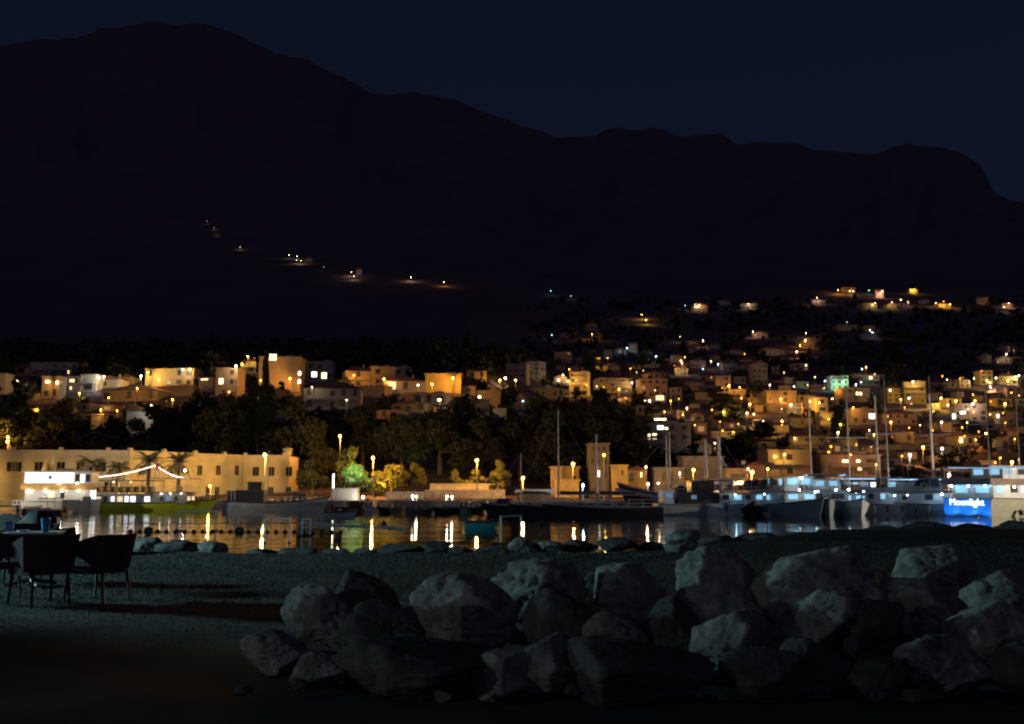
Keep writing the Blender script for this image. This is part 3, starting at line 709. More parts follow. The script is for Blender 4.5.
# far scrub and trees between the houses: one dark mass
g = np.random.default_rng(3); Cs = []
tries = 0
while len(Cs) < 2100 and tries < 12000:
    tries += 1
    px = g.uniform(-30, 1060); py = g.uniform(300, 470) if px > 520 else g.uniform(350, 455)
    p = hill_hit(px, py) if tries < 100000 else None
    hh = g.uniform(2.5, 7.5); top = py - hh/p.y*FPX; wpx = hh*.45/p.y*FPX
    if any(l-wpx*.6 < px < r+wpx*.6 and top < b-(b-t)*(.42 if px > 520 else -.05) and py > t+2 and p.y < Y+3 for l, r, t, b, Y, gg in houses): continue
    if any(abs(px-a) < wpx+4 and top-3 < b_ < py+3 for a, b_ in lamps_px): continue
    Cs.append((p, hh))
Vs = []; 
for p, hh in Cs:
    nl = 70; d = g.normal(size=(nl,3)); d /= np.linalg.norm(d,axis=1)[:,None]
    lob = g.normal(0, .22, (4,3)); C = (d*(g.random(nl)**.5)[:,None]*.5 + lob[g.integers(0,4,nl)])*np.array([hh*.85,hh*.85,hh]) + np.array([p.x,p.y,p.z+hh*.45])
    s = hh*g.uniform(.06,.13,nl); n = g.normal(size=(nl,3)); n /= np.linalg.norm(n,axis=1)[:,None]
    t = np.cross(n, g.normal(size=(nl,3))); t /= np.linalg.norm(t,axis=1)[:,None]; b = np.cross(n,t); t *= (s*1.4)[:,None]; b *= s[:,None]
    Vs.append(np.stack([C-t-b,C+t-b,C+t+b,C-t+b],1).reshape(-1,3))
V = np.concatenate(Vs); F = np.arange(len(V)).reshape(-1,4)
tag(link('hillside_woods', np_mesh('hillside_woods', V, F), MT['leaf']), 'dark scrub and trees filling the gaps between hillside houses', 'woods', kind='stuff')

# palms in front of the harbour building
def palm(px, top_py, Y, label, rad=3.2):
    p = at_Y(px, 488, Y); p.z = QZ if Y < 166 else H(p.x, p.y)
    top = EYE + Y*E(top_py+rad*.35/Y*FPX) - p.z
    g = thing('palm_tree', label, 'palm tree', p, R.uniform(0,6), 'palms in front of the harbour building')
    MB().tube([(0,0,-.3),(.05,0,top*.5),(0,0,top)], .34, .26, 9).make('trunk', MT['bark'], g)
    mb = MB()
    for k in range(34):
        a = 2*pi*k/34*3.02 + R.uniform(-.2,.2); el = R.uniform(-.5, 1.25); Lf = rad*R.uniform(.8,1.1)
        pts = []; x = 0; z = top; e_ = el
        for i in range(7):
            pts.append((x, z, e_)); x += Lf/6*cos(e_); z += Lf/6*sin(e_); e_ -= .22
        for i in range(6):
            x0,z0,_ = pts[i]; x1,z1,_ = pts[i+1]; wdt = .34*sin(pi*(i+.8)/7.2)+.04; wd2 = .34*sin(pi*(i+1.8)/7.2)+.03
            for sd in (-1,1):
                n = len(mb.v); ca, sa = cos(a), sin(a)
                def P_(x, y, z): return (x*ca-y*sa, x*sa+y*ca, z)
                mb.v += [P_(x0,0,z0),P_(x1,0,z1),P_(x1+.12,sd*wd2,z1-.22*wd2-.05),P_(x0+.16,sd*wdt,z0-.22*wdt-.05)]; mb.f.append((n,n+1,n+2,n+3))
    mb.make('crown', MT['palm'], g)
for a in [(90,457,152.8,'palm standing leftmost before the harbour building',2.9),(118,463,153.5,'shorter palm second from the left before the building',2.3),(148,455,153.2,'tallest palm, behind the string of lights at its left half',3.0),(178,456,155,'palm rightmost before the building, behind the lit bow peak',2.9)]:
    palm(*a)

# ------------------------------------------------------------------ harbour building: a long two-storey front in three faces
def front(par, x0, y0, x1, y1, ztop, zb, mat, wins, first=True):
    """one straight facade between two plan points; windows given as (fraction, z0, w, h)"""
    dx, dy = x1-x0, y1-y0; Lf = math.hypot(dx, dy); a = math.atan2(dy, dx)
    MB().box(0, Lf, 0, 9, zb, ztop).make('wall', mat, par, (x0,y0,0), a)
    MB().box(-.25, Lf+.25, -.35, -.003, ztop-1.35, ztop-1.0).make('cornice', mat, par, (x0,y0,0), a)
    MB().box(-.1, Lf+.1, -.12, .3, ztop+.003, ztop+.2).make('parapet_coping', mat, par, (x0,y0,0), a)
    MB().box(0, Lf, -.14, -.003, zb+3.55, zb+3.8).make('string_course', mat, par, (x0,y0,0), a)
    k = 0
    while k*7.2 < Lf:
        MB().box(k*7.2, k*7.2+.6, -.05, .55, ztop+.2, ztop+.62).make('parapet_post', mat, par, (x0,y0,0), a); k += 1
    for fr, z0, ww, hh in wins:
        f = MB(); xc = fr*Lf
        for q in ((xc-ww/2-.09, xc-ww/2, z0-.14, z0+hh+.09), (xc+ww/2, xc+ww/2+.09, z0-.14, z0+hh+.09), (xc-ww/2, xc+ww/2, z0-.14, z0), (xc-ww/2, xc+ww/2, z0+hh, z0+hh+.09)):
            f.box(q[0], q[1], -.10, -.003, q[2], q[3])
        f.box(xc-.025, xc+.025, -.06, -.033, z0, z0+hh)
        fr_ = f.make('window', mat, par, (x0,y0,0), a)
        MB().box(xc-ww/2, xc+ww/2, -.03, -.004, z0, z0+hh).make('pane', MT['darkpane'], fr_)
hb = thing('harbour_building', 'long two-storey cream building with parapet and dark windows, lit amber along the quay', 'building')
zb = QZ-.1
A0 = at_Y(-90, 488, 157); A1 = at_Y(128, 488, 162); A2 = at_Y(243, 488, 186); A3 = at_Y(289, 488, 186.2)
zt = EYE + 162*E(451.5)
MT['bwall'] = M('old_render_cream', (.50,.42,.31), .9, var=.16, scale=.35, bump=.15)
def fx(pts, P, Q, py0, py1, w_, pyb=None):
    out = []
    for px in pts:
        best = min((abs(to_px((P.x+(Q.x-P.x)*t/400, P.y+(Q.y-P.y)*t/400, 2))[0]-px), t) for t in range(401)); fr = best[1]/400
        Y = P.y+(Q.y-P.y)*fr; z1 = EYE+Y*E(py0); z0 = EYE+Y*E(py1); out.append((fr, z0, w_, z1-z0))
    return out
WA = fx([10,16.5,38,60,80,101], A0, A1, 462, 471.5, 1.25) + fx([33,52,75,108], A0, A1, 482, 492, 1.1)
WB = fx([141,170,199,217.5,236], A1, A2, 465.5, 475, 1.1) + fx([150,180,208,217], A1, A2, 487, 496, 1.1)
WC = fx([256,271.5,289.5], A2, A3, 467, 476, 1.15) + fx([256,271.5,289.5], A2, A3, 487, 496, .95)
front(hb, A0.x, A0.y, A1.x, A1.y, zt, zb, MT['bwall'], WA); front(hb, A1.x, A1.y, A2.x, A2.y, zt, zb, MT['bwall'], WB); front(hb, A2.x, A2.y-.4, A3.x, A3.y-.4, zt, zb, MT['bwall'], WC)
cp = MB(); cp.lathe([(.75,0),(.75,.9),(.95,.95),(.95,1.15),(.1,1.5)], 12); cp.make('corner_cap', MT['bwall'], hb, (A3.x-.5, A3.y+.2, zt+.21))
# ------------------------------------------------------------------ quay lamps and small harbour buildings
GQ = 'street lamps along the quay'
def ql(px, py, k, s, label, Y=157, r=.2):
    return street_lamp(px, py, k, s, r, label=label, Y=Y, grp=GQ, base_z=QZ if Y < 171 else None)
ql(265,455,'y',1100,'amber street lamp before the right end of the harbour building',164,.27)
ql(373,458,'a',1300,'amber street lamp beside the yellow-lit tree',171.5,.24)
ql(340,436,'a',700,'high amber street lamp above the green-lit tree',190,.24)
ql(477,460,'a',900,'amber street lamp over the stone terrace wall',176,.25)
ql(523,478,'a',900,'low amber lamp beside the cafe awning',157,.22)
ql(573,464,'a',380,'amber street lamp in front of the small yellow blocks',160,.25)
ql(604,455,'y',14,'tall yellow-green lamp before the harbour tower',160,.26)
ql(693.5,470,'a',260,'amber street lamp behind the dark trawler wheelhouse',158,.24)
ql(646,467,'p',120,'small pinkish lamp beside the fishing boat mast',166,.18)
ql(752,472,'a',420,'amber street lamp left of the blue-lit tour boats',160,.28)
ql(949,475,'p',900,'pinkish lamp post between two floodlit boats',150,.22)
ql(583,485.5,'c',700,'cool white quay light left of the pale mast',154,.18)
ql(648,484,'w',300,'warm quay light low behind the fishing boat bow',154,.16)
ql(412.5,496,'W',520,'white low light among the moored small boats, left one',153,.16); ql(416.5,496.5,'W',300,'white low light beside the left white light',153.3,.12)
ql(447,496.5,'W',420,'left one of the two white lights by the black boats',153,.14); ql(452,497,'W',620,'right one of the two white lights by the black boats',153.4,.15)
ql(363,497,'W',420,'cold white light beside the red boat',153,.15)
# slim light column on the quay
S_ = thing('tubular_lamp', 'slim white light column before the white kiosk', 'street lamp', at_Y(333,500,156)); S_.location.z = QZ
MB().tube([(0,0,0),(0,0,1.2)], .12, .12, 10).make('base', MT['pole'], S_)
MB().tube([(0,0,1.2),(0,0,EYE+156*E(474)-QZ)], .09, .09, 10).make('light_tube', em('W',9), S_)

# lamps added to brighten the front of the harbour building
def fill_lamp(px, py, Y, k, s, label, r=.2): return ql(px, py, k, s, label, Y, r)
fill_lamp(-14,470,150.5,'y',420,'amber street lamp added before the far left of the harbour building'); fill_lamp(128.5,489,153.4,'w',420,'dim lamp added behind the green boat between two palms',r=.16)
fill_lamp(210,486,156,'a',330,'low amber lamp added before the building, right of the green boat',r=.16)

kb = thing('kiosk', 'white container kiosk on the quay behind the red boat', 'kiosk', at_Y(344,500,154)); kb.location.z = QZ
kw = 25/1000*154; MB().box(-kw/2,kw/2,0,2.6,0,1.85).make('wall', MT['hullw'], kb); MB().box(-kw/2-.1,kw/2+.1,-.1,2.7,1.853,1.97).make('roof', MT['slab'], kb)
for i in range(6): MB().box(-.03,.03,-.03,-.002,.05,1.8).make('wall_rib', MT['hullw'], kb, (-kw/2+.25+i*(kw-.5)/5,0,0))
# stone terrace walls
def swall(name, label, pxa, pxb, Y, pyt, zb_, d=.6):
    a = at_Y(pxa, 488, Y); b = at_Y(pxb, 488, Y); g = thing(name, label, 'wall', ((a.x+b.x)/2, Y, zb_)); w_ = b.x-a.x; zt_ = EYE+Y*E(pyt)
    MB().box(-w_/2, w_/2, 0, d, -.5, zt_-zb_).make('masonry', MT['stone'], g); MB().box(-w_/2-.05,w_/2+.05,-.08,d+.08,zt_-zb_+.003,zt_-zb_+.14).make('coping', MT['slab'], g); return g
swall('stone_wall','amber-lit stone terrace wall along the quay',425,505,168,490.5,QZ); swall('stone_wall','plain low wall below the yellow-lit tree',386,424,167,492.5,QZ)
swall('stone_wall','upper stone terrace wall set back behind the quay wall',430,500,177,484.5,H(-8,177))
# cafe awning
ca = thing('cafe_awning', 'lit cafe awning with a pale valance at the foot of the low amber lamp', 'awning', at_Y(535,500,155)); ca.location.z = QZ
MB().prism([(-3.2,1.25),(3.2,1.25),(2.9,1.75),(-2.9,1.75)],0,2.6).make('canopy', MT['canvw'], ca)
for x in (-3,-1,1,3): MB().tube([(x,.1,0),(x,.1,1.25)],.05).make('post', MT['pole'], ca)
MB().box(-3,3,2.3,2.6,0,.9).make('counter', MT['wood'], ca)
# harbour tower, yellow wing, small blocks
def block(name, label, cat, l, r, t, b, Y, col, wins=(), roof='flat', d=6, band=()):
    a = at_Y((l+r)/2, b, Y); g = thing(name, label, cat, (a.x, Y, a.z)); w_ = (r-l)/FPX*Y; hh = (b-t)/FPX*Y
    MB().box(-w_/2,w_/2,0,d,-2.5,hh).make('wall', MT[col], g)
    rf = MB()
    if roof == 'flat': rf.box(-w_/2-.25,w_/2+.25,-.25,d+.25,hh+.003,hh+.25)
    else: rf.prism([(-w_/2-.3,hh+.003),(w_/2+.3,hh+.003),(0,hh+w_*.22)],-.3,d+.3)
    rf.make('roof', MT[col] if roof == 'flat' else MT['tile'], g)
    for z in band: MB().box(-w_/2-.18,w_/2+.18,-.18,-.003,(b-z)/FPX*Y,(b-z)/FPX*Y+.22).make('cornice', MT[col], g)
    for wx, wy, ww, wh, k in wins: window(g, (wx-(l+r)/2)/FPX*Y, -.02, (b-wy)/FPX*Y-wh/FPX*Y/2, ww/FPX*Y, wh/FPX*Y, MT['dark'] if k < 0 else LITW[k])
    return g
block('harbour_tower','three-storey stone tower with dark windows beside the yellow wing','tower',590,609.5,445,494,175,'stonedark',[(594,449.5,2.2,4,-1),(599,449.5,2.2,4,-1),(605,449.5,2.2,4,-1),(593,461.5,2.4,5,-1),(599,462,2.4,5,-1),(606,462,2.4,5,-1),(598.7,474,2.2,6,2),(606,475,2.2,5,-1)],band=(454,466,471))
block('harbour_house','yellow-lit wing right of the harbour tower','house',612,628,466.5,494,174,'y',[(622.5,473,1.5,5,-1)],roof='flat'); block('harbour_house','yellow arcade house with small dark roof gable','house',627,647,470.5,494,177,'y',[(632,477,4,8,-1),(641.5,475,1.2,5,1)],roof='gable')
block('harbour_house','small tapering ochre block behind the amber street lamp','house',552,562,468,492,176,'o',roof='flat'); block('harbour_house','bright yellow block behind the amber street lamp','house',561,579,468,492,178,'y',[(575,478,3,4,-1)]); block('harbour_house','low yellow shed in front of the two small blocks','house',555,579,481,494,172,'y')
block('harbour_house','ochre house with tall dark doors behind the trawler','house',655,684,469,492,176,'g',[(664,477,3,9,-1),(672,477,2,9,-1),(680,475,1.5,6,1)]); block('harbour_house','wide dim ochre house beside the small amber lamp post','house',684,724,458,492,180,'g',[(690,466,3,4,-1),(700,466,3,4,-1),(710,466,3,4,-1)])
block('harbour_house','low shop with a yellow-lit front under a dark awning','house',727,748,470,492,174,'o',[(738,476,14,4,-1),(738,483,14,4,1)]); block('harbour_house','ochre gabled house beside the right quay lamp','house',748,766,466,492,180,'p',roof='gable')
# rock-faced bank under trees lit by building side lamp
# ------------------------------------------------------------------ boats
def lofted(L_, B, zs, zm, zb_, rake=.9, tr=.85, flare=1.0, n=16, dep=.8):
    """hull surface, bow toward +x, waterline at z = 0; returns mesh builder and sheer function"""
    mb = MB(); rings = []
    def zt_(t): return zm + (zs-zm)*max(0,(.45-t)/.45)**2 + (zb_-zm)*max(0,(t-.4)/.6)**2
    def hb_(t):
        a = tr+(1-tr)*min(1,t/.4)
        if t > .45: a = max(.02, 1-((t-.45)/.55)**2.3)
        return B/2*a
    for i in range(n+1):
        t = i/n; z = zt_(t); b = hb_(t); ring = []
        for (fz, fb) in ((1,1),(.55,.95-.12*flare*t),(0,.86-.3*flare*t),(-dep*.5/max(.1,z),.6-.3*t),(-dep/max(.1,z),.03)):
            x = L_*(t-.5) + rake*max(0,fz)*t**3 - (0 if fz >= 0 else .25*t**3*(-fz))
            ring.append((x, b*max(.02,fb), z*fz))
        rings.append(ring)
    m = len(rings[0])
    for ring in rings:
        mb.v += [(x, y, z) for x, y, z in ring] + [(x, -y, z) for x, y, z in ring]
    W = 2*m
    for i in range(n):
        for k in range(m-1):
            a = i*W+k; mb.f.append((a, a+1, a+1+W, a+W)); c = a+m; mb.f.append((c+W, c+1+W, c+1, c))
        mb.f.append((i*W, i*W+W, i*W+W+m, i*W+m))               # deck
    for k in range(m-1): mb.f.append((k, k+m, k+1+m, k+1)); e_ = n*W; mb.f.append((e_+k, e_+k+1, e_+k+1+m, e_+k+m))
    return mb, zt_, hb_
def boat(name, label, cat, px, py, L_, B, hdg, zs, zm, zb_, mat, group=None, strake=None, boot=None, Y=None, **kw):
    p = at_Z(px, py, SEA) if Y is None else Vector((at_Y(px,488,Y).x, Y, SEA))
    g = thing(name, label, cat, p, radians(hdg), group)
    mb, zt_, hb_ = lofted(L_, B, zs, zm, zb_, **kw); mb.make('hull', MT[mat], g, smooth=False)
    g['_x'] = 0; del g['_x']
    rk = kw.get('rake', .9)
    if strake:
        for s in (-1,1): MB().tube([(L_*(t-.5)+rk*t**3, s*(hb_(t)+.015), zt_(t)+.02) for t in np.linspace(0,1,15)], .09, .09, 6).make('rubbing_strake', MT[strake], g)
    return g, zt_, hb_
def cabin(g, x0, x1, hw, z0, z1, mat, n=0, wm='dark', wz=None, wh=None, wfr=.6, ends=True, name='cabin', roof=None, ov=.25, skip=()):
    c = MB().box(x0, x1, -hw, hw, z0, z1).make(name, MT[mat] if isinstance(mat, str) else mat, g)
    if roof: MB().box(x0-ov, x1+ov, -hw-ov, hw+ov, z1+.003, z1+.1).make('roof', MT[roof], g)
    wz = z0+(z1-z0)*.42 if wz is None else wz; wh = (z1-z0)*.38 if wh is None else wh
    for k in range(n):
        if k in skip: continue
        m = wm[k % len(wm)] if isinstance(wm, (list, tuple)) else wm
        if m is CABL: m = R.choice([CABL, CABL, CABL, CABD, 'dark'])
        m = MT[m] if isinstance(m, str) else m
        bw = (x1-x0)/n; jf = R.uniform(.62,1.12); jh = R.uniform(.75,1.05)
        if R.random() < .30: continue
        for s in (-1,1): window(c, x0+bw*(k+.5)+R.uniform(-.08,.08)*bw, s*(hw+.012), wz+wh*(1-jh)*.5, bw*min(.92,wfr*jf), wh*jh, m, .05)
    if ends and n:
        m = wm[0] if isinstance(wm, (list, tuple)) else wm; m = MT[m] if isinstance(m, str) else m
        for x in (x0-.012, x1+.012):
            for yy_ in (-hw*.5, hw*.5):
                o = window(c, x, yy_, wz, hw*.6, wh, m, .05); o.rotation_euler.z = pi/2
    return c
def awning(g, x0, x1, hw, z0, z1, mat, n=4, name='awning', thick=.1, light=None):
    MB().box(x0, x1, -hw, hw, z1, z1+thick).make(name, MT[mat], g)
    for k in range(n):
        x = x0+.15+(x1-x0-.3)*k/(n-1)
        for s in (-1,1): MB().tube([(x, s*(hw-.1), z0),(x, s*(hw-.1), z1-.002)], .035, .035, 6).make('post', MT['mast'], g)
    if light:
        for s in (-1, 1): MB().box(x0+.4, x1-.4, s*(hw-.45)-.05, s*(hw-.45)+.05, z1-.07, z1-.004).make('light_strip', light, g)
def rail(g, x0, x1, hw, z0, h_=.9, mat='mast'):
    mb = MB()
    for s in (-1,1):
        mb.tube([(x0,s*hw,z0+h_),(x1,s*hw,z0+h_)], .03, .03, 5); mb.tube([(x0,s*hw,z0+h_*.5),(x1,s*hw,z0+h_*.5)], .02, .02, 5)
        k = max(2, int((x1-x0)/1.2))
        for i in range(k+1): mb.tube([(x0+(x1-x0)*i/k,s*hw,z0),(x0+(x1-x0)*i/k,s*hw,z0+h_)], .02, .02, 5)
    for x in (x0,x1): mb.tube([(x,-hw,z0+h_),(x,hw,z0+h_)], .03, .03, 5)
    mb.make('railing', MT[mat], g)
def mast(g, x, y, z0, z1, r=.11, spread=(), stays=None, boom=None, mat='mast'):
    m = MB().tube([(x,y,z0),(x,y,z1)], r, r*.55, 8).make('mast', MT[mat], g)
    for z, w_ in spread: MB().tube([(x,y-w_,z),(x,y+w_,z)], .085, .07, 6).make('spreader', MT[mat], m)
    if stays:
        mb = MB()
        for q in stays: mb.tube([(x,y,z1-.1), q], .018, .018, 4)
        mb.make('stay', MT['rope'], m)
    if boom: MB().tube([(x,y,boom[2]),(x+boom[0],y+boom[1],boom[3])], .09, .06, 7).make('boom', MT[mat], m)
    return m
def bulb(g, x, y, z, k, s, r=.14, name='deck_lamp'):
    o = link(name, bulb_mesh(r), None, g, (x,y,z)); o.material_slots[0].link = 'OBJECT'; o.material_slots[0].material = em(k, s); return o
CABL = EM('cabin_light_cool', (.36,.72,1), .8); CABW = EM('cabin_light_warm', (1,.78,.5), .9); CABX = EM('cabin_light_bright', (.95,.97,1), 1.7); CABD = EM('cabin_light_dim', (.35,.6,1), .2)
TUBC = EM('deck_tube_cool', (.40,.68,1), 1.6); TUBW = EM('deck_tube_warm', (1,.9,.75), 16); CABO = EM('cabin_light_orange', (1,.5,.18), .8)

# 1 white two-deck tour boat, far left
g, zt_, hb_ = boat('tour_boat','white two-deck tour boat with a brilliantly lit upper deck, leftmost at the quay','boat',62,511.5,8.8,4.2,10,1.35,1.2,1.6,'hullw',rake=.3)
cabin(g,-4.0,3.6,1.9,1.35,2.95,'hullw',6,[CABX,'hullw',CABW,'dark',CABX,'hullw'],name='cabin',wz=1.55,wh=1.1)
MB().box(-4.4,4.0,-2.2,2.2,2.95,3.05).make('upper_deck', MT['canvo'], g); MB().box(-4.45,4.05,-2.27,-2.2,2.75,3.5).make('eave_board', MT['canvo'], g)
u = cabin(g,-4.2,3.8,2.0,3.051,4.95,'hullw',0,roof='canvw')
lp = EM('lit_deck_panel',(1,.98,.95),1.7)
for x0_, x1_ in ((-4.0,-2.1),(-2.0,-.2),(-.1,1.7)): window(u,(x0_+x1_)/2,-2.02,3.6,x1_-x0_,1.25,lp,.05,'lit_panel')
for k in range(3): window(u,2.1+k*.62,-2.02,3.7,.48,.95,[MT['dark'],lp,MT['dark']][k],.05)
window(u,-1.1,-2.06,4.05,.45,.45,MT['hullb'],.03,'badge')
for x in (-3.5,-1.5,.5,2.5): bulb(g,x,-2.5,2.6,'W',150,.07)  # downlights added to brighten the lower side and its reflection
for x in (0,2.2): bulb(g,x,-2.42,3.55,'W',60,.07)
MB().box(.5,2.5,-2.2,-2.12,.25,1.5).make('notice_board', MT['canv'], g); MB().box(2.9,3.9,-2.2,-2.1,.1,1.9).make('gangway_door', MT['canv'], g)
MB().lathe([(.6,0),(.5,.5),(.08,1.35)],10,(-2.2,.2,5.06)).make('folded_sail', MT['canvo'], g); mast(g,-1.5,.4,5.06,7.0,.06); MB().box(-.9,1.2,-.6,.6,5.06,5.4).make('deck_box', MT['wood'], g)
# 2 green excursion boat with string of lights
g, zt_, hb_ = boat('excursion_boat','green-hulled excursion boat strung with white lights','boat',151,510.5,15.8,4.4,0,1.35,1.15,1.75,'hullg',strake='hulld'); g.scale.z = .86
cabin(g,-7.6,.6,1.9,1.15,2.55,'hullw',9,[CABX,CABW,'dark',CABX,CABW,CABX,CABX,'dark',CABX],wz=1.35,wh=.85,wfr=.72,name='saloon')
cabin(g,.62,5.2,1.85,1.15,2.75,'deck',5,[CABW,'dark',CABD,'dark','dark'],wz=1.5,wh=.7,name='wheelhouse')
MB().box(-7.9,5.9,-2.05,2.05,2.76,2.86).make('upper_deck', MT['wood'], g)
rail(g,-7.8,5.8,1.98,2.86,.85); awning(g,-8.0,1.0,2.0,2.86,4.5,'canv',7,'awning',.12,light=None)
awning(g,.4,5.9,2.0,2.86,4.85,'canvw',4,'awning',.12); rail(g,5.3,7.8,1.2,1.75,.8,'hullw')
for k in range(8): MB().box(-.25,.25,-.6,.6,2.87,3.6).make('bench', MT['wood'], g, (-7+k*1.0,0,0))
for x in (-6.8,-4.5,-2.2): bulb(g,x,-1.6,4.35,'w',14,.07)
for x in (2,3.2,4.6): bulb(g,x,-2.2,2.6,'W',40,.06)
for x in (1.0,1.5): MB().tube([(x-.6,0,4.9),(x-.6,0,6.9)],.05).make('light_gantry', MT['mast'], g)
mast(g,.3,.0,4.97,8.0,.05); MB().box(.32,.95,-.02,.02,6.2,7.2).make('flag', MT['flag'], g)
bulb(g,4.7,-1.2,6.1,'c',160,.12,'search_light'); MB().tube([(4.7,-1.2,4.97),(4.7,-1.2,6.0)],.05).make('lamp_pole', MT['mast'], g)
sl = MB(); cab = MB()
for (xa,za,xb,zb2) in ((-7.9,5.15,.25,6.95),(.9,6.6,4.7,5.0)):
    nn = 26 if xa < -1 else 13
    pts = [(xa+(xb-xa)*i/nn, -.15, za+(zb2-za)*i/nn-.35*sin(pi*i/nn)) for i in range(nn+1)]
    cab.tube(pts,.02,.02,4)
    for q in pts: sl.lathe([(.03,-.09),(.075,0),(.03,.07)],6,(q[0],q[1],q[2]-.1))
st = cab.make('string_cable', MT['rope'], g); sl.make('string_lights', EM('string_bulb',(1,.70,.62),9), st)
MB().tube([(-7.9,-.15,2.8),(-7.9,-.15,5.2)],.05).make('cable_post', MT['mast'], g)
# 3, 4 small boats at left
def small(name,label,px,py,L_,hdg,mat,zb=.8,B=1.7,canopy=None,group='small boats moored along the quay',motor=True,seat=True,cab=None):
    g, z_, b_ = boat(name,label,'boat',px,py,L_,B,hdg,.5,.48,zb,mat,group,strake='hulld' if mat != 'hulld' else 'deck',rake=.45,dep=.35,n=10)
    MB().box(-L_*.36,L_*.22,-B*.33,B*.33,.485,.52).make('cockpit', MT['canv'] if mat != 'hulld' else MT['deck'], g)
    if seat: MB().box(-.2,.2,-B*.36,B*.36,.53,.75).make('thwart', MT['wood'], g)
    if motor:
        m = MB().box(-L_/2-.35,-L_/2-.01,-.16,.16,.2,1.0,.04,.03).make('outboard_motor', MT['hulld'], g); MB().tube([(-L_/2-.2,0,.2),(-L_/2-.2,0,-.5)],.06).make('shaft', MT['hulld'], m)
    if canopy: awning(g,-L_*.35,L_*.12,B*.45,.5,1.75,canopy,3,'canopy',.09)
    if cab: cabin(g,-L_*.05,L_*.26,B*.36,.5,1.35,cab,2,'dark')
    return g
small('small_boat','dark small boat with a black arched canopy before the leftmost tour boat',46,514.5,4.6,170,'hulld',canopy='canv')
small('small_boat','yellow lit small boat tied up at the far left',14,510,3.4,20,'canvo',cab='hullw')
small('small_boat','black dinghy between the yellow boat and the canopy boat',28,513,2.6,60,'hulld')
# 5 dark wooden boat
g, zt_, hb_ = boat('wooden_boat','dark wooden cargo boat with a low wheelhouse beneath the building lamp','boat',274,510,13.2,3.8,4,1.3,.95,1.75,'hullgrey',strake='hulld')
cabin(g,-4.6,-1.2,1.3,.95,2.6,'hulld',3,'dark',roof='wood'); cabin(g,-3.4,-1.6,1.0,2.703,3.7,'hulld',2,'dark',roof='wood')
rail(g,-.8,5.6,1.2,1.0,.8); mast(g,-.9,0,1,8.0,.07,stays=[(6.2,0,1.9),(-6.2,0,1.5)],boom=(4.2,0,2.0,2.6))
for k in range(6): MB().box(-.2,.2,-.7,.7,.98,1.6).make('crate', MT['wood'], g, (.3+k*.8,0,0))
for k in range(3): MB().box(-.12,.12,-1.3,1.3,1,2.6,.0,.0).make('gear_frame', MT['rail'], g, (-6.0+k*.5,0,0))
MB().box(2.6,4.4,-.9,.9,1.6,2.3).make('hatch_cover', MT['canv'], g)
small('small_boat','dark red boat with a raised bow beside the white kiosk',349,511.5,4.2,25,'hullr',zb=1.5,B=2.0,cab='hullr')
small('small_boat','low dark blue-grey skiff adrift before the white kiosk',339,517,3.0,8,'hullgrey',motor=False)
xs_ = [(372,512,'hullw',3.6,'white small boat right of the red boat'),(385,512.5,'hulld',2.8,'black inflatable first in the row of black boats'),(398,512.5,'hulld',3.0,'black inflatable second in the row of black boats'),(411,512.8,'hulld',2.8,'black inflatable under the white low lights'),(426,513,'hulld',3.2,'longest black inflatable in the row left of the white lights'),(440,513,'hulld',2.6,'small black boat left of the two white lights'),(453,512.5,'hulld',3.2,'black boat directly below the two white lights'),(466,512.5,'hullgrey',3.0,'grey boat with upright shapes right of the two white lights'),(478,512.5,'hulld',3.4,'dark boat under the stone wall lamp'),(492,512,'hullw',3.2,'pale boat left of the blue-covered boat')]
for x, y, m_, l_, lb in xs_: small('small_boat',lb,x,y,l_,R.choice([70,100,250,280,85]),m_,cab='hullw' if m_ in ('hullw','hullgrey') else None)
g = small('covered_boat','boat under a dark blue tarpaulin beside the low amber lamp',505,512.5,4.0,80,'hullgrey',B=2.2,seat=False); MB().box(-1.6,1.5,-1.05,1.05,.53,1.7,.5,.35).make('tarpaulin', MT['canvb'], g)
# sailing boats in the middle
def yacht(label,px,py,L_,hdg,mtop_py,mat='hulld',B=3.0,r=.1,Y=None,mx=.8,cabm='deck',sp=True):
    g, z_, b_ = boat('sailing_boat',label,'sailing boat',px,py,L_,B,hdg,1.0,.9,1.3,mat,'sailing boats in the middle of the harbour',strake='deck',Y=Y)
    cabin(g,-L_*.2,L_*.2,B*.3,.9,1.45,cabm,3,'dark'); zt2 = EYE + g.location.y*E(mtop_py) - SEA
    mast(g,mx,0,1.4,zt2,r,spread=((zt2*.55,.9),) if sp else (),stays=[(L_*.5,0,1.3),(-L_*.48,0,1.1)],boom=(-L_*.34,0,2.3,2.2))
    MB().tube([(mx-.2,0,2.45),(mx-L_*.33,0,2.4)],.2,.14,8).make('furled_sail', MT['canv'], g); rail(g,-L_*.45,-L_*.2,B*.42,1.0,.7); return g
yacht('dark sailing boat carrying the thin mast left of the amber lamp pair',528,514.5,9,185,453,r=.06)
yacht('dark low sailing boat with the tall mast beside the small yellow blocks',566,515.5,11,180,410,r=.11)
yacht('sailing boat with the pale thick mast left of the harbour tower',590,514.5,10,8,434,'hullgrey',r=.13,sp=False)
yacht('long dark sailing boat lying across the water below the tower',606,516,12,175,452,r=.05)
for x, lb in ((534,'low dark motor boat below the cafe awning'),(549,'second low dark boat right of the cafe awning'),(618,'grey cabin boat tied at the foot of the yellow wing')):
    small('small_boat',lb,x,514,4.2,R.choice([80,95,265]),'hulld' if x != 618 else 'hullgrey',B=2.0,cab='canvw')
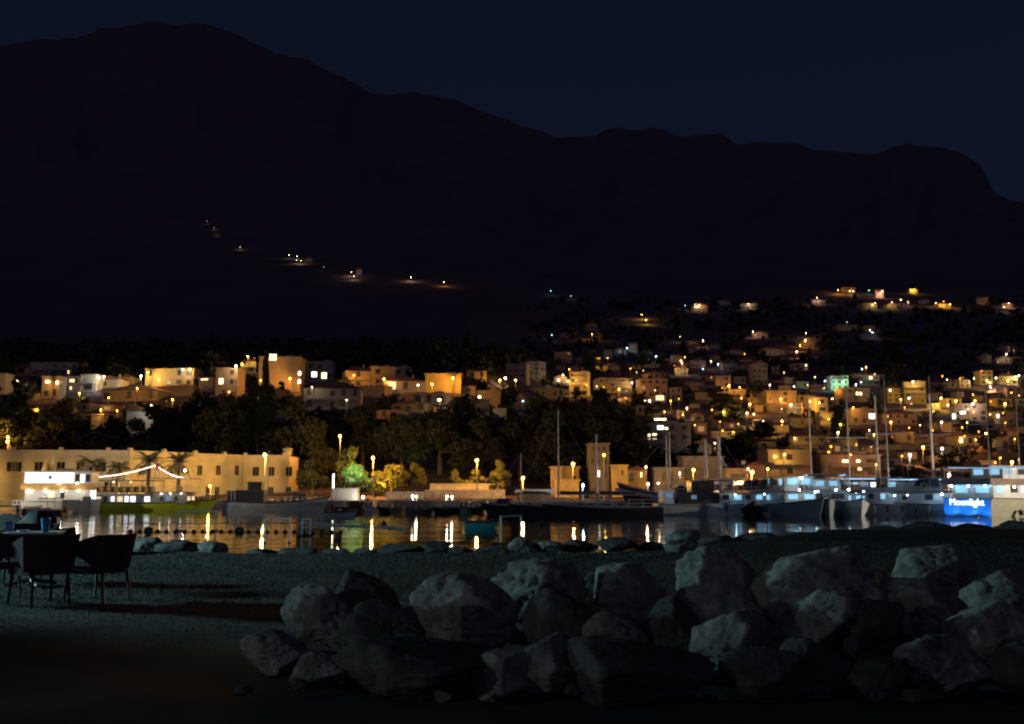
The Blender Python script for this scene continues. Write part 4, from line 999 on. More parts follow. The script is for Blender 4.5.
# big fishing boats
g, zt_, hb_ = boat('fishing_boat','large fishing boat with a high dark red bow and pale bulwark','fishing boat',688,513.2,13.5,4.4,172,1.7,1.9,3.6,'hullr',strake='hullw',rake=1.6)
for s in (-1,1): MB().tube([(14.5*(t-.5)+1.4*t**3, s*(hb_(t)*1.0+.03), zt_(t)*.8) for t in np.linspace(.25,.99,12)],.32,.2,6).make('bulwark_band', MT['hullw'], g)
cabin(g,-5.2,-2.2,1.5,1.8,4.0,'hullw',3,['dark',CABD,'dark'],roof='deck'); mz = lambda py, Y: EYE+Y*E(py)-SEA
mast(g,2.0,0,2,mz(428,112),.13,spread=((mz(452,112),.8),),stays=[(7,0,3.6),(-6,0,2.2)],boom=(-3,0,3,6.5)); mast(g,-2.2,0,4.1,mz(436,112),.22,stays=[(-7,0,2)]); rail(g,-1,5.5,1.9,2.2,.7)
MB().tube([(0,-1.2,2.1),(0,-1.2,2.9),(0,1.2,2.9),(0,1.2,2.1)],.09).make('net_gallows', MT['rail'], g); bulb(g,3.4,1.2,3.5,'w',60,.08)
g, zt_, hb_ = boat('trawler','dark trawler with a black wheelhouse and pale blue-grey hull','fishing boat',702,514.8,10.5,3.8,5,1.25,1.1,1.9,'hullgrey',strake='deck'); ZM = .8
cabin(g,-3.0,1.6,1.3,1.1,2.5,'hulld',4,['dark',CABD,'dark','dark']); cabin(g,-1.4,1.1,1.1,2.503,3.7,'hulld',3,'dark',roof='deck'); rail(g,-3.0,-1.5,1.2,2.5,.7); cabin(g,-4.6,-3.3,1.1,1.2,2.8,'hullw',1,[CABD])
mast(g,-3.9,0,1.3,mz(436,115),.09,spread=((mz(450,115),.6),(mz(449,115),.3)),stays=[(4.9,0,2)]); mast(g,2.2,0,1.3,mz(438,115),.13,spread=((mz(450,115),.5),),boom=(3.2,0,2.4,4.8))
MB().lathe([(.6,0),(.7,.4),(.15,.8)],9,(-2.3,0,2.51)).make('net_drum', MT['canv'], g)
g, zt_, hb_ = boat('sailing_boat','pale blue sailing boat whose mast is floodlit blue','sailing boat',722,513.5,9,3.0,3,1.2,1.0,1.5,'hullw',strake='hullb')
mz_ = mz(433,118); m_ = mast(g,-.3,0,1.2,mz_,.09,spread=((mz(452,118),.6),),stays=[(4.6,0,1.5)]); mast(g,-.3,-.4,1.4,mz(452,118),.1,mat='hullw',boom=(.9,0,mz(452,118)-.2,mz(468,118)))
bulb(g,-.2,-.95,1.7,'c',220,.1,'mast_floodlight'); bulb(g,-1.0,-1,1.9,'p',260,.12); cabin(g,-1.8,2.2,1.1,1.1,1.8,'hullw',4,[CABL,CABL,'dark','dark'])
# lit tour boats, right
def clutter(g, L_, B, fb, side):
    for q in range(4):
        x = -L_*.36+q*L_*.19+R.uniform(-.4,.4); yv = (side or (1 if q % 2 else -1))*(B/2+.16)
        MB().tube([(x,yv,fb[1]*.95),(x,yv,fb[1]*.3)],.15,.13,8).make('fender', MT[R.choice(['hulld','hullw','canvb'])], g)
    for q in range(2):
        x = -L_*.2+q*L_*.25; yv = (side or -1)*(B/2-.1); n = 14; mb = MB()
        mb.tube([(x+.33*cos(2*pi*k/n), yv, 4.0+.33*sin(2*pi*k/n)) for k in range(n+1)],.08,.08,6,cap=False); mb.make('life_ring', MT['canvo'], g)
    for q in range(7):
        x = -L_*.4+q*L_*.1; MB().box(-.3,.3,-.45,.45,0,.75).make('deck_table' if q % 2 else 'bench', MT['wood'], g, (x, R.uniform(-.6,.6), fb[1]+2.0))
    for q in range(3):
        x = R.uniform(-L_*.3,L_*.2); MB().box(-.7,.7,-.03,.03,0,R.uniform(.8,1.4)).make('roll_down_blind', MT[R.choice(['canvw','canv','canvb'])], g, (x, (side or -1)*(B/2-.3), fb[1]+2.0+R.uniform(0,.4)))
    MB().tube([(L_*.12,.2,5),(L_*.12,.2,7.2)],.035,.02,5).make('antenna', MT['mast'], g)
    MB().tube([(L_*.5,0,fb[2]),(L_*.62,0,fb[2]+.5)],.08,.06,6).make('bowsprit', MT['wood'], g)
def tourer(label,px,py,L_,B,hdg,mat,tiers,masts=(),strake='hulld',name='tour_boat',fb=(1.5,1.4,2.3)):
    g, z_, b_ = boat(name,label,'boat',px,py,L_,B,hdg,fb[0],fb[1],fb[2],mat,'lit tour boats moored on the right',strake=strake)
    g.scale.z = .8
    for t in tiers:
        if t[0] == 'c': cabin(g,*t[1:7],**t[7])
        elif t[0] == 'a': awning(g,*t[1:7],**t[7])
        elif t[0] == 'r': rail(g,*t[1:])
        elif t[0] == 'd': MB().box(t[1],t[2],-t[3],t[3],t[4],t[4]+.1).make('upper_deck', MT[t[5]], g)
        elif t[0] == 'b': bulb(g,*t[1:6],r=t[6])
    front_ = -1 if cos(radians(hdg)) > 0 else 1
    for q in range(3):  # added lamps that light the hull and its reflection in the water
        if abs(cos(radians(hdg))) > .5: bulb(g, -L_*.36+(q+R.uniform(-.3,.3))*L_*.27, front_*(B/2+.3), fb[1]+R.uniform(1.2,1.55), 'c', R.choice([18,45,110]), .075)
        elif q < 2: bulb(g, L_*.36+q*.4, (q-.6)*B*.4, fb[2]+R.uniform(.7,1.2), 'c', R.choice([30,90]), .075)
    clutter(g, L_, B, fb, front_ if abs(cos(radians(hdg))) > .5 else 0)
    for mt_ in masts: mast(g, *mt_[:4], **mt_[4])
    return g
Ym = 122
tourer('charter boat with a long dark canopy roof and cool lit saloon',762,514.5,14,4.4,10,'hullw',[
 ('c',-5.6,3.4,1.8,1.4,2.9,'hullw',dict(n=7,wm=[CABL,CABL,'dark',CABL,CABL,'dark',CABL],wh=.8)),('d',-6.2,4,2.1,2.91,'deck'),('a',-6.4,4.4,2.15,3.01,4.7,'canv',dict(n=6)),('r',-6.1,3.9,2.05,3.01,.8),('b',-2,-1.6,4.5,'c',40,.08)],strake='hullb')
g = small('small_boat','dark round-bowed boat moored in front of the charter boat',752,515,5.2,262,'hulld',zb=1.6,B=2.6,cab='hullw')
tourer('two-deck boat with a cool lit wheelhouse above a grey hull, bow to the viewer',786,514.8,15,4.8,-78,'hullgrey',[
 ('c',-5.5,3.6,1.9,1.5,3.2,'hullgrey',dict(n=6,wm=[CABL,'dark',CABL,CABD,'dark',CABL])),('d',-6,4.4,2.2,3.21,'deck'),('c',-3,3.2,1.7,3.31,5.1,'hullw',dict(n=4,wm=[CABL,CABL,'dark',CABL],wh=.9,roof='canvw')),('r',3.2,4.2,2.0,3.31,.8),('b',3.9,0,5.0,'c',90,.09)])
tourer('tour boat with a bright white panel on its upper deck',826,514.6,17,5.2,-105,'hullgrey',[
 ('c',-6.5,4.4,2.2,1.5,3.3,'hullgrey',dict(n=7,wm=['dark',CABL,'dark',CABL,CABD,'dark',CABL])),('d',-7,5.2,2.5,3.31,'deck'),('r',-6.9,5.1,2.4,3.41,.9),('a',-7,5.0,2.4,3.41,5.5,'deck',dict(n=6,light=TUBC)),('c',2.2,4.6,1.4,3.42,4.9,'hullw',dict(n=2,wm=CABL))])
tourer('white-green tour boat with an upper deck full of violet-white lit windows',880,514.4,16,4.8,188,'hullw',[
 ('c',-6.6,4,2.0,1.4,3.2,'hullw',dict(n=8,wm=[CABL,'dark',CABW,'dark',CABD,CABL,'dark','dark'],wh=.8)),('d',-7.2,5,2.3,3.21,'deck'),('c',-6.6,3.2,1.7,3.31,4.5,'hullw',dict(n=9,wm=[CABL,CABX,CABL,CABL,'dark',CABL],wfr=.8,wh=.7)),('a',-7.4,5.2,2.35,3.31,5.0,'hullb',dict(n=7,light=TUBC)),('r',-7,4.8,2.25,3.31,.8)],masts=[(0,0,5.1,mz(376,124),dict(r=.13,spread=((mz(433.5,124),1.9),),stays=[(8,0,2.4),(-7.8,0,2)]))],strake='hullgrey')
tourer('small bow-on boat with a white hull and cool lit deckhouse between two tour boats',851,515.2,11,3.6,-98,'hullw',[
 ('c',-3.5,1.8,1.4,1.4,3.0,'hullgrey',dict(n=4,wm=[CABL,'dark',CABL,'dark'])),('b',2.6,.5,2.2,'c',60,.07)])
tourer('wooden tour boat with orange lit saloon and blinding floodlight',926,514.5,15,4.6,175,'hullgrey',[
 ('c',-5.8,3.4,1.9,1.35,2.95,'hullw',dict(n=7,wm=[CABO,CABW,CABO,CABO,'dark',CABW,'dark'],wh=.85)),('d',-6.4,4.4,2.2,2.96,'wood'),('a',-6.6,4.6,2.25,3.06,4.9,'deck',dict(n=6,light=TUBC)),('r',-6.3,4.2,2.15,3.06,.8),('b',-.4,-2.5,4.75,'c',1500,.16),('b',-3.9,-2.45,4.7,'c',420,.12),('b',-5.4,-2.45,4.7,'c',420,.12)],masts=[(-1,0,5.0,mz(375,124),dict(r=.14,spread=((mz(433,124),2.3),),stays=[(7.5,0,2.4),(-7,0,2)]))],strake='wood')
# floodlit ship with a lettered stern
g, zt_, hb_ = boat('tour_ship','large two-deck ship at the right edge with a blue-lit lettered stern','ship',1040,514.8,25,6.0,30,2.9,2.7,3.6,'hulltan','lit tour boats moored on the right',strake='wood',tr=.95); g.scale.z = .66
tb = MB(); tb.prism([(-.0,0.05),(.0,2.75),(-.06,2.75),(-.06,.05)],-2.75,2.75); tn = tb.make('transom', MT['hullb'], g, (-12.52,0,0))
bar_em = EM('stern_floodlight',(.12,.45,1),60)
for yy_ in (-2.2,0,2.2):
    hs_ = MB().box(-.08,.08,-.12,.12,0,.12).make('stern_floodlight', MT['rail'], g, (-14.0,yy_,.0))
    MB().box(-.0,1.4,-.05,.05,-.1,-.01).make('bracket', MT['rail'], hs_)
    d = bpy.data.lights.new('stern_light','SPOT'); d.energy = 230; d.color = (.08,.36,1); d.shadow_soft_size = .08; d.spot_size = radians(120); d.spot_blend = .6
    o = bpy.data.objects.new('stern_light', d); COL.objects.link(o); o.parent = g; o.location = (-13.9,yy_,.45); o.rotation_euler = Vector((1.35,0,1.1)).to_track_quat('-Z','Y').to_euler()
cabin(g,-11.6,8.5,2.45,2.75,5.0,'hullw',9,[CABL,'dark',CABX,CABL,'dark',CABX,'dark',CABX,'dark'],wh=1.2,name='saloon')
MB().box(-12.6,9.5,-2.9,2.9,5.0,5.9).make('upper_bulwark', MT['wood'], g)
MB().box(-12.3,9.2,-2.7,2.7,5.9,5.95).make('upper_deck', MT['deck'], g)
awning(g,-12.4,9.4,2.85,5.95,7.8,'wood',8,'roof',.25,light=TUBC); cabin(g,-9,6,1.9,5.96,7.5,'hullw',7,[CABL,CABL,'dark',CABW,CABL,'dark',CABL],wh=.9)
for x in (-11,-8,-5): bulb(g,x,2.7,4.7,'c',40,.1)
for yy_ in (-2,0,2): bulb(g,-12.2,yy_,4.8,'c',60,.1)
for x in (-9,-4,1): bulb(g,x,-3.1,4.6,'W',90,.09)
MB().tube([(-8,-2.95,1.0),(-8,-3.15,.2)],.28,.28,9).make('fender', MT['hulld'], g); MB().tube([(-3,-3.1,1.0),(-3,-3.25,.2)],.28,.28,9).make('fender', MT['hulld'], g)
# lettering
fc = bpy.data.curves.new('name_lettering','FONT'); fc.body = 'Moonlight'; fc.size = 1.12; fc.extrude = .03; fc.align_x = 'CENTER'
to = bpy.data.objects.new('name_lettering_src', fc); COL.objects.link(to); dg = bpy.context.evaluated_depsgraph_get(); dg.update()
tm = bpy.data.meshes.new_from_object(to.evaluated_get(dg)); bpy.data.objects.remove(to); bpy.data.curves.remove(fc)
tl = link('name_lettering', tm, EM('lit_letters',(.85,.95,1),2.2), tn, (-.1,0,1.75)); tl.rotation_euler = (pi/2, 0, -pi/2); tl.scale = (.9, 1.35, 1)
# rest of the row, behind: masts of boats moored stern-to
def mastboat(label, px, Y, top_py, yard_py=None, hdg=90):
    g, z_, b_ = boat('sailing_boat',label,'sailing boat',px,0,12,3.6,hdg,1.2,1.1,1.6,'wood',None,strake='hullw',Y=Y); cabin(g,-3,2.4,1.3,1.1,2.0,'hullw',4,'dark')
    mast(g,.5,0,1.2,EYE+Y*E(top_py)-SEA,.115,spread=((EYE+Y*E(yard_py)-SEA,2.6),) if yard_py else (),stays=[(6,0,1.7),(-5.8,0,1.4)]); return g
for a in [('wooden sailing boat behind the grey two-deck boat, its mast left of the tall four',813,127,402,None),('wooden sailing boat carrying the first of the four tallest masts from the left',851.5,129,388,437.5),('wooden sailing boat carrying the second tallest mast, beside the stepped yellow house',890.5,129,374,433.5),
  ('wooden sailing boat whose tall mast rises behind the blinding floodlight',936.5,130,375,434),('wooden sailing boat whose mast stands behind the ship with the lettered stern',993,133,388,424),('wooden sailing boat whose mast touches the right picture edge',1023.5,133,388,None)]: mastboat(*a)
# ------------------------------------------------------------------ in the water: dinghy, goals, float lines
g = small('dinghy','small turquoise dinghy floating alone on the dark water',479,528.5,2.3,14,'teal',zb=.62,B=1.15,group=None,motor=False)
def goal(label, px, py, w_, hh, rot, lean=0):
    p = at_Z(px, py, SEA); g = thing('water_polo_goal', label, 'goal', p, rot, 'floating goals in the bay')
    for x in (-w_/2,w_/2): MB().tube([(x,0,-.2),(x,0,hh)],.05,.05,8).make('post', MT['pipe'], g)
    MB().tube([(-w_/2-.03,0,hh+.035),(w_/2+.03,0,hh+.035)],.05,.05,8).make('crossbar', MT['pipe'], g)
    for x in (-w_/2,w_/2): MB().tube([(x,-.15,.02),(x,.5,.02)],.08,.08,8).make('float', MT['float_d'], g)
goal('pale goal frame floating before the green boat',197,531,2.5,1.3,0); goal('dim goal frame floating below the dark wooden boat',277,543,1.3,1.25,.2); goal('thin goal frame seen from its side near the shore rocks',511,543,2.2,1.4,1.05)
goal('goal frame at the end of the pale lane rope',306,536,.6,1.0,.8)
def float_line(label, a, b, n, mat, r, big=()):
    A = at_Z(*a, SEA); B_ = at_Z(*b, SEA); g = thing('float_line', label, 'float line', A)
    D = B_-A; MB().tube([(0,0,.03),(D.x*.5,D.y*.5,.02),(D.x,D.y,.03)],.02,.02,5).make('rope', MT['rope'], g)
    fm = MB().lathe([(r*.5,-r*.5),(r,0),(r,r*.4),(r*.5,r*.9)],8).mesh('float'); fm.materials.append(MT[mat])
    for k in range(n):
        o = link('float', fm, None, g, (D.x*(k+.5)/n, D.y*(k+.5)/n, .03)); 
        if k in big: o.scale = (2,2,2.2)
float_line('dark float line with two larger buoys nearest to the lawn',(126,532),(345,532.5),24,'float_d',.16,(2,12))
float_line('pale lane rope of close floats stretching right from the goal end',(297,523.5),(404,528.5),34,'float_w',.13)
float_line('faint pale lane rope before the green boat',(120,523.5),(296,523.5),26,'float_w',.07)
for px_, py_, lb in ((541,524.5,'tiny black buoy left of centre on the water'),(338,540,'black mooring buoy close to the shore rocks'),(384,525,'small black buoy at the right end of the pale lane rope')):
    p = at_Z(px_, py_, SEA); b_ = MB().lathe([(.05,-.2),(.2,0),(.22,.12),(.08,.38)],10).make('mooring_buoy', MT['float_d'], None, p, smooth=True); tag(b_, lb, 'buoy')

def shielded(par, k, power, loc, aim, deg):
    d = bpy.data.lights.new('lamp_light','SPOT'); d.energy = power; d.color = LCOL[k]; d.shadow_soft_size = .2; d.spot_size = radians(deg); d.spot_blend = .7
    o = bpy.data.objects.new('lamp_light', d); COL.objects.link(o); o.parent = par; o.location = loc
    v = Vector(aim) - (Vector(par.location)+Vector(loc)); o.rotation_euler = v.to_track_quat('-Z','Y').to_euler(); return o
# assumed lamps on an added pier beyond the left edge: they light the boats from the front
pier = MB().box(-16,16,-2,2,-1.6,.4).make('added_stone_pier', MT['stone'], None, (-88,104,SEA+.6)); tag(pier,'low stone pier added beyond the left picture edge','pier')
for x, y, k, s_ in ((-76,104,'W',4200),(-92,106,'w',2600)):
    g = thing('street_lamp','assumed tall pier lamp beyond the left picture edge','street lamp',(x,y,SEA+1)); MB().tube([(0,0,0),(0,0,8)],.1,.06,8).make('lamp_post',MT['pole'],g)
    MB().lathe([(.06,.3),(.3,.15),(.32,.1)],10,(0,0,8)).make('hood',MT['pole'],g); o = link('lantern',bulb_mesh(.2),None,g,(0,0,7.95)); o.material_slots[0].link='OBJECT'; o.material_slots[0].material=lantern_glass(k,20); shielded(g,k,s_*10,(0,0,7.5),(-56,134,SEA+1.5),74)
g['label'] = 'assumed pier lamp farthest out beyond the left picture edge'


for px_, py_, Y_, k_, p_, lb in ((351,472,168.5,'g',15000,'green floodlight added on a pole before the green-lit tree'),(384,482,172.5,'y',2600,'yellow floodlight added before the yellow-lit tree')):  # floodlights added to brighten the green and the yellow tree
    p = at_Y(px_, py_, Y_); gz = H(p.x, p.y); g = thing('added_floodlight', lb, 'floodlight', (p.x, p.y, gz)); hz = p.z-gz
    MB().tube([(0,0,-.3),(0,0,hz)],.05).make('pole', MT['pole'], g); MB().box(-.16,.16,-.2,.0,hz+.003,hz+.25).make('housing', MT['pole'], g)
    lens = MB().box(-.13,.13,.003,.03,hz+.03,hz+.22).make('lens', em(k_, 30), g); shielded(g, k_, p_, (0,.3,hz+.15), (p.x, p.y+5, p.z-.5), 48 if k_ == 'g' else 90)
g = thing('street_lamp','assumed tall pier lamp added beyond the right picture edge','street lamp',(84,88,SEA+1)); MB().tube([(0,0,0),(0,0,7)],.1,.06,8).make('lamp_post',MT['pole'],g)  # assumed unseen lamp, added to brighten the hulls of the right boats
MB().lathe([(.06,.3),(.3,.15),(.32,.1)],10,(0,0,7)).make('hood',MT['pole'],g); o = link('lantern',bulb_mesh(.2),None,g,(0,0,6.95)); o.material_slots[0].link='OBJECT'; o.material_slots[0].material=lantern_glass('w',20); shielded(g,'W',105000,(0,0,6.5),(42,114,SEA+.8),50)
pier = MB().box(-7,14,-2,2,-1.6,1.0).make('added_stone_pier', MT['stone'], None, (86,88,SEA)); tag(pier,'low stone pier added beyond the right picture edge','pier')  # unseen pier, added to carry the assumed right lamp
# ------------------------------------------------------------------ boulders
def rock_mat(name, lo, hi):
    m, N, L, p = mat_base(name); p.inputs['Roughness'].default_value = .95; p.inputs['Specular IOR Level'].default_value = .15
    tc = N.new('ShaderNodeTexCoord')
    n1 = N.new('ShaderNodeTexNoise'); n1.inputs['Scale'].default_value = 4.5; n1.inputs['Detail'].default_value = 10; n1.inputs['Roughness'].default_value = .68
    L.new(tc.outputs['Object'], n1.inputs['Vector']); r = N.new('ShaderNodeValToRGB'); L.new(n1.outputs['Fac'], r.inputs['Fac'])
    r.color_ramp.elements[0].position = .34; r.color_ramp.elements[0].color = (*lo,1); r.color_ramp.elements[1].position = .66; r.color_ramp.elements[1].color = (*hi,1)
    L.new(r.outputs['Color'], p.inputs['Base Color'])
    n2 = N.new('ShaderNodeTexNoise'); n2.inputs['Scale'].default_value = 14; n2.inputs['Detail'].default_value = 10; n2.inputs['Roughness'].default_value = .7; L.new(tc.outputs['Object'], n2.inputs['Vector'])
    v = N.new('ShaderNodeTexVoronoi'); v.feature = 'DISTANCE_TO_EDGE'; v.inputs['Scale'].default_value = 3.5; L.new(tc.outputs['Object'], v.inputs['Vector'])
    b = N.new('ShaderNodeBump'); b.inputs['Strength'].default_value = .8; b.inputs['Distance'].default_value = .04; L.new(n2.outputs['Fac'], b.inputs['Height'])
    L.new(b.outputs['Normal'], p.inputs['Normal']); return m
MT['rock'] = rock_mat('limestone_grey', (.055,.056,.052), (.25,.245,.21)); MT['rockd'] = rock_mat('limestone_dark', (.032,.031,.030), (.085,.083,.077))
MT['rockm'] = rock_mat('limestone_dimmed', (.018,.018,.017), (.05,.05,.047))  # darker rock copy that offsets the strong lamplight on the left mounds
def ico_arrays(sub):
    import bmesh
    bm = bmesh.new(); bmesh.ops.create_icosphere(bm, subdivisions=sub, radius=1)
    v = np.array([x.co[:] for x in bm.verts]); f = np.array([[x.index for x in q.verts] for q in bm.faces]); bm.free(); return v, f
ICO = {s: ico_arrays(s) for s in (3,4,5)}
def boulder(name, label, l, r, t, b, seed, Y=None, sub=5, mat='rock', grp='boulders piled along the lawn', depth=None, tilt=0, peak=0.0, z0=None, cat='boulder'):
    if grp.startswith('boulders'): t = t+(b-t)*.07; l, r = l-(r-l)*.05, r+(r-l)*.05
    g = np.random.default_rng(seed); v, f = ICO[sub]; v = v.copy()
    if Y is None: Y = EYE/((b-488)/FPX)*1.0
    p = at_Y((l+r)/2, b, Y); w_ = (r-l)/FPX*Y/.985; hh = (b-t)/FPX*Y; d_ = depth or w_*.8
    pl = g.normal(size=(13,3)); pl /= np.linalg.norm(pl,axis=1)[:,None]; off = g.uniform(.50,.82,13)
    dn = v @ pl.T; s = np.min(np.where(dn > 1e-3, off[None,:]/np.maximum(dn,1e-3), 9), axis=1); s = np.minimum(s, 1.0)
    q = v*s[:,None]
    n1 = np.array([noise.fractal(Vector(x)*1.7+Vector((seed*3.1,0,0)), .8, 2.1, 6) for x in v]); n2 = np.array([noise.noise(Vector(x)*9+Vector((0,seed,0))) for x in v])
    n3 = np.array([abs(noise.noise(Vector(x)*4.2+Vector((seed*1.7,5,0)))) for x in v])
    n4 = np.array([noise.noise(Vector((x[0]*5+x[2]*2, x[1]*5, x[2]*11+seed))) for x in v])
    q *= (1 + .040*n1 + .018*n2 + .016*n4 - .11*np.maximum(0,.10-n3)/.10)[:,None]
    q[:,0] += tilt*q[:,2]; 
    mn, mx_ = q.min(0), q.max(0); q = (q-(mn+mx_)/2)/((mx_-mn)/2)
    V = q*np.array([w_/2, d_/2, hh*.62]); V[:,2] += hh - hh*.62
    me = np_mesh(name, V, f); 
    o = link(name, me, MT[mat], None, (p.x, Y+d_*.25, (p.z if z0 is None else z0))); tag(o, label, cat, grp); return o
BL = [  # l, r, t, b(ground), seed, label
 (280,352,583,648,3,'pale boulder with a lit left face, leftmost of the upper row'),
 (326,398,568,643,8,'dark rounded boulder right of the leftmost lit one'),
 (241,308,630,668,12,'low boulder with a lit left tip at the left end of the pile'),
 (292,350,652,684,14,'small boulder low at the left with a narrow lit edge'),
 (384,424,604,652,16,'small wedge boulder between the dark one and the large lit one'),
 (414,514,573,652,5,'large boulder with a broad lit front face and pointed left top'),
 (472,584,558,640,21,'big humped boulder with a bluish left shoulder behind the large lit one'),
 (570,606,570,622,23,'small dark boulder in the gap of the upper row'),
 (600,690,561,636,27,'brownish boulder with a bluish peak at mid row'),
 (586,650,610,664,31,'round pitted boulder below the brownish one'),
 (503,582,636,692,35,'split slab boulder with two lit layers in front'),
 (474,534,652,694,37,'low boulder tucked left of the split slab'),
 (682,776,545,632,41,'tall boulder with a bright bluish left edge'),
 (766,892,543,636,44,'largest boulder with a bluish left shoulder, right of the tall one'),
 (776,872,588,654,47,'sloping boulder with a lit triangular face under the largest'),
 (692,782,608,678,51,'long slanted boulder with a lit ridge running down right'),
 (902,990,543,606,55,'dome boulder with a pale bluish top at the right'),
 (846,906,598,656,59,'small boulder with a lit patch below the largest'),
 (884,962,577,636,63,'dark boulder with a lit strip beneath the pale dome'),
 (980,1060,568,626,66,'boulder cut by the right edge of the picture, upper'),
 (956,1050,598,662,70,'wide dim boulder at the right edge, lower'),
 (896,990,636,692,73,'broad rough boulder lit across its top at lower right'),
 (852,912,658,696,77,'low dim boulder left of the broad rough one'),
 (786,848,638,690,79,'dark boulder in the bottom row below the lit triangle'),
 (570,716,640,700,83,'wide dark boulder at the bottom centre'),
 (330,486,640,694,87,'wide dark boulder at the bottom left of the pile'),
 (528,604,586,660,91,'dark boulder below the humped one'),
 (640,706,596,664,93,'dark boulder below the brownish one'),
 (728,806,648,696,97,'dark boulder at the bottom under the slanted one'),
 (344,422,598,668,99,'dark boulder filling the gap left of the small wedge'),
 (1000,1080,640,694,103,'dark boulder at the lower right corner')]
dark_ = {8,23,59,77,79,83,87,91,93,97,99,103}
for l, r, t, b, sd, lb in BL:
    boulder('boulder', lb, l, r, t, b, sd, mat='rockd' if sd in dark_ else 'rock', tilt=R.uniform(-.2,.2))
# small stones at the foot of the pile
for k in range(16):
    px = 250+k*48+R.uniform(-12,12); b_ = R.uniform(676,702); s_ = R.uniform(10,24)
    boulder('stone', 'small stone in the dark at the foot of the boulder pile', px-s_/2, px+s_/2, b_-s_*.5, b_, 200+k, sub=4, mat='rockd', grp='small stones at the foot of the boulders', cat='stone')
# shore rocks at the water's edge
def shore(lb, l, r, t, b, sd, Y=None, mat='rock'):
    Y = Y or shore_Y(0)+.4; return boulder('shore_rock', lb, l, r, t, b, sd, Y=Y, sub=4, mat=mat, grp="rocks along the water's edge", cat='rock')
shore('shore rock with a bright bluish left face, alone at the lawn edge',198,226,541,556,301); shore('low bluish shore rock behind the right chair',150,198,541,553,302,mat='rockd'); shore('broad bluish shore rock against the right chair back',122,156,538,556,303)
shore('dark shore rock right of the low bluish one',168,196,543,553,304,mat='rockd')
shore('pale shore rock in front of the thin goal frame',508,534,537,552,305,21.2); shore('pale lower shore rock beside the thin goal frame',532,562,541,552,306,21.2)
shore('pale tilted shore rock left of the dark right bank',666,702,529,545,307,23); shore('small pale shore rock just below the tilted one',664,690,544,554,308,21)
for k, (l, r, t, b) in enumerate([(240,276,549,556),(278,316,548,556),(322,350,549,556),(352,376,548,556),(374,420,545,556),(415,450,541,555),(448,474,546,556),(474,508,547,555),(560,600,540,552),(598,640,538,551),(636,670,541,551),(700,742,536,547),(736,786,533,546),(780,826,532,545),(820,868,531,544),(862,908,526,542),(900,962,522,541),(954,1010,524,541),(1000,1050,521,540)]):
    NM = ['a hand right of the bluish-faced rock','below the dim goal frame','where the lane rope meets the shore','left of the round dark one','seen below the moored black boats','humped, left of the turquoise dinghy','under the turquoise dinghy','between dinghy and thin goal','right of the pale goal rocks','below the yellow wing reflections','left of the tilted pale one','right of the tilted pale one','below the charter boat reflections','below the lit wheelhouse reflections','below the white panel boat','below the violet-windowed boat','below the blinding deck floodlight','below the blue lettered stern','cut by the right picture edge']
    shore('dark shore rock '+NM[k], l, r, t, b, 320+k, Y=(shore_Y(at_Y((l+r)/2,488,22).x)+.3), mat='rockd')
for k, (l, r, t, b, lb) in enumerate([(-40,22,515,545,'bluish rock mound at the far left shore, cut by the picture edge'),(6,50,510,540,'dark rock mound behind the cafe table at left'),(44,70,528,545,'low dark rock between the table and the leftmost boats'),(66,124,536,556,'low bluish rock behind the two chairs')]):
    shore(lb, l, r, t, b, 360+k, Y=20.4, mat='rockm')

# ------------------------------------------------------------------ wicker chairs and table
def make_chair(label, px, py, rz):
    p = at_Z(px, py, 0); p.z = G(p.x, p.y); g = thing('wicker_chair', label, 'chair', p, rz, 'dark wicker armchairs on the lawn')
    # local frame: sitter faces +x; curved shell from left arm tip round the back to right arm tip
    n = 29; out = []
    for i in range(n):
        s = -1+2*i/(n-1); a = abs(s)
        if a < .45: th = s/.45*(pi/2); x = -.17-.13*cos(th); y = .29*sin(th)
        else: x = -.17+(a-.45)/.55*.46; y = math.copysign(.29+.015*(a-.45), s)
        top = .83-.015*(1-a)-.165*max(0,(a-.38)/.62)**1.1; bot = .40 if a < .45 else .40+.225*((a-.45)/.55)**.55
        out.append((x, y, bot, top))
    mb = MB(); th = .03
    for (x, y, b, t) in out:
        d = Vector((x+.08, y, 0)).normalized()*th; fl = 1+.17*(t-b)/.43
        mb.v += [(x,y,b),(x*fl-.015,y*fl,t),(x*fl-.015-d.x,y*fl-d.y,t),(x-d.x,y-d.y,b)]
    for i in range(n-1):
        a = i*4
        for k in range(4): mb.f.append((a+k, a+(k+1) % 4, a+4+(k+1) % 4, a+4+k))
    mb.f.append((3,2,1,0)); mb.f.append(((n-1)*4,(n-1)*4+1,(n-1)*4+2,(n-1)*4+3))
    mb.make('backrest', MT['wicker'], g)
    st = MB(); prof = [(-.29,-.12),(-.22,-.24),(-.1,-.275),(.27,-.275),(.30,-.2),(.30,.2),(.27,.275),(-.1,.275),(-.22,.24),(-.29,.12)]
    b0 = len(st.v); st.v += [(x,y,.36) for x,y in prof]+[(x,y,.44) for x,y in prof]; m = len(prof)
    st.f.append(tuple(reversed(range(m)))); st.f.append(tuple(range(m,2*m)))
    for i in range(m): j=(i+1)%m; st.f.append((i,j,m+j,m+i))
    st.make('seat', MT['wicker'], g)
    for x, y, dx, dy in ((-.24,-.2,-.05,-.02),(-.24,.2,-.05,.02),(.26,-.23,.03,-.02),(.26,.23,.03,.02)):
        MB().tube([(x,y,.37),(x+dx,y+dy,-.01)],.020,.014,8).make('leg', MT['legm'], g)
    for s in (-1,1): MB().tube([(.27,s*.25,.40),(.285,s*.295,.63)],.016,.016,8).make('arm_post', MT['wicker'], g)
    return g
make_chair('dark wicker armchair standing clear at the right of the table', 98, 600, radians(158))
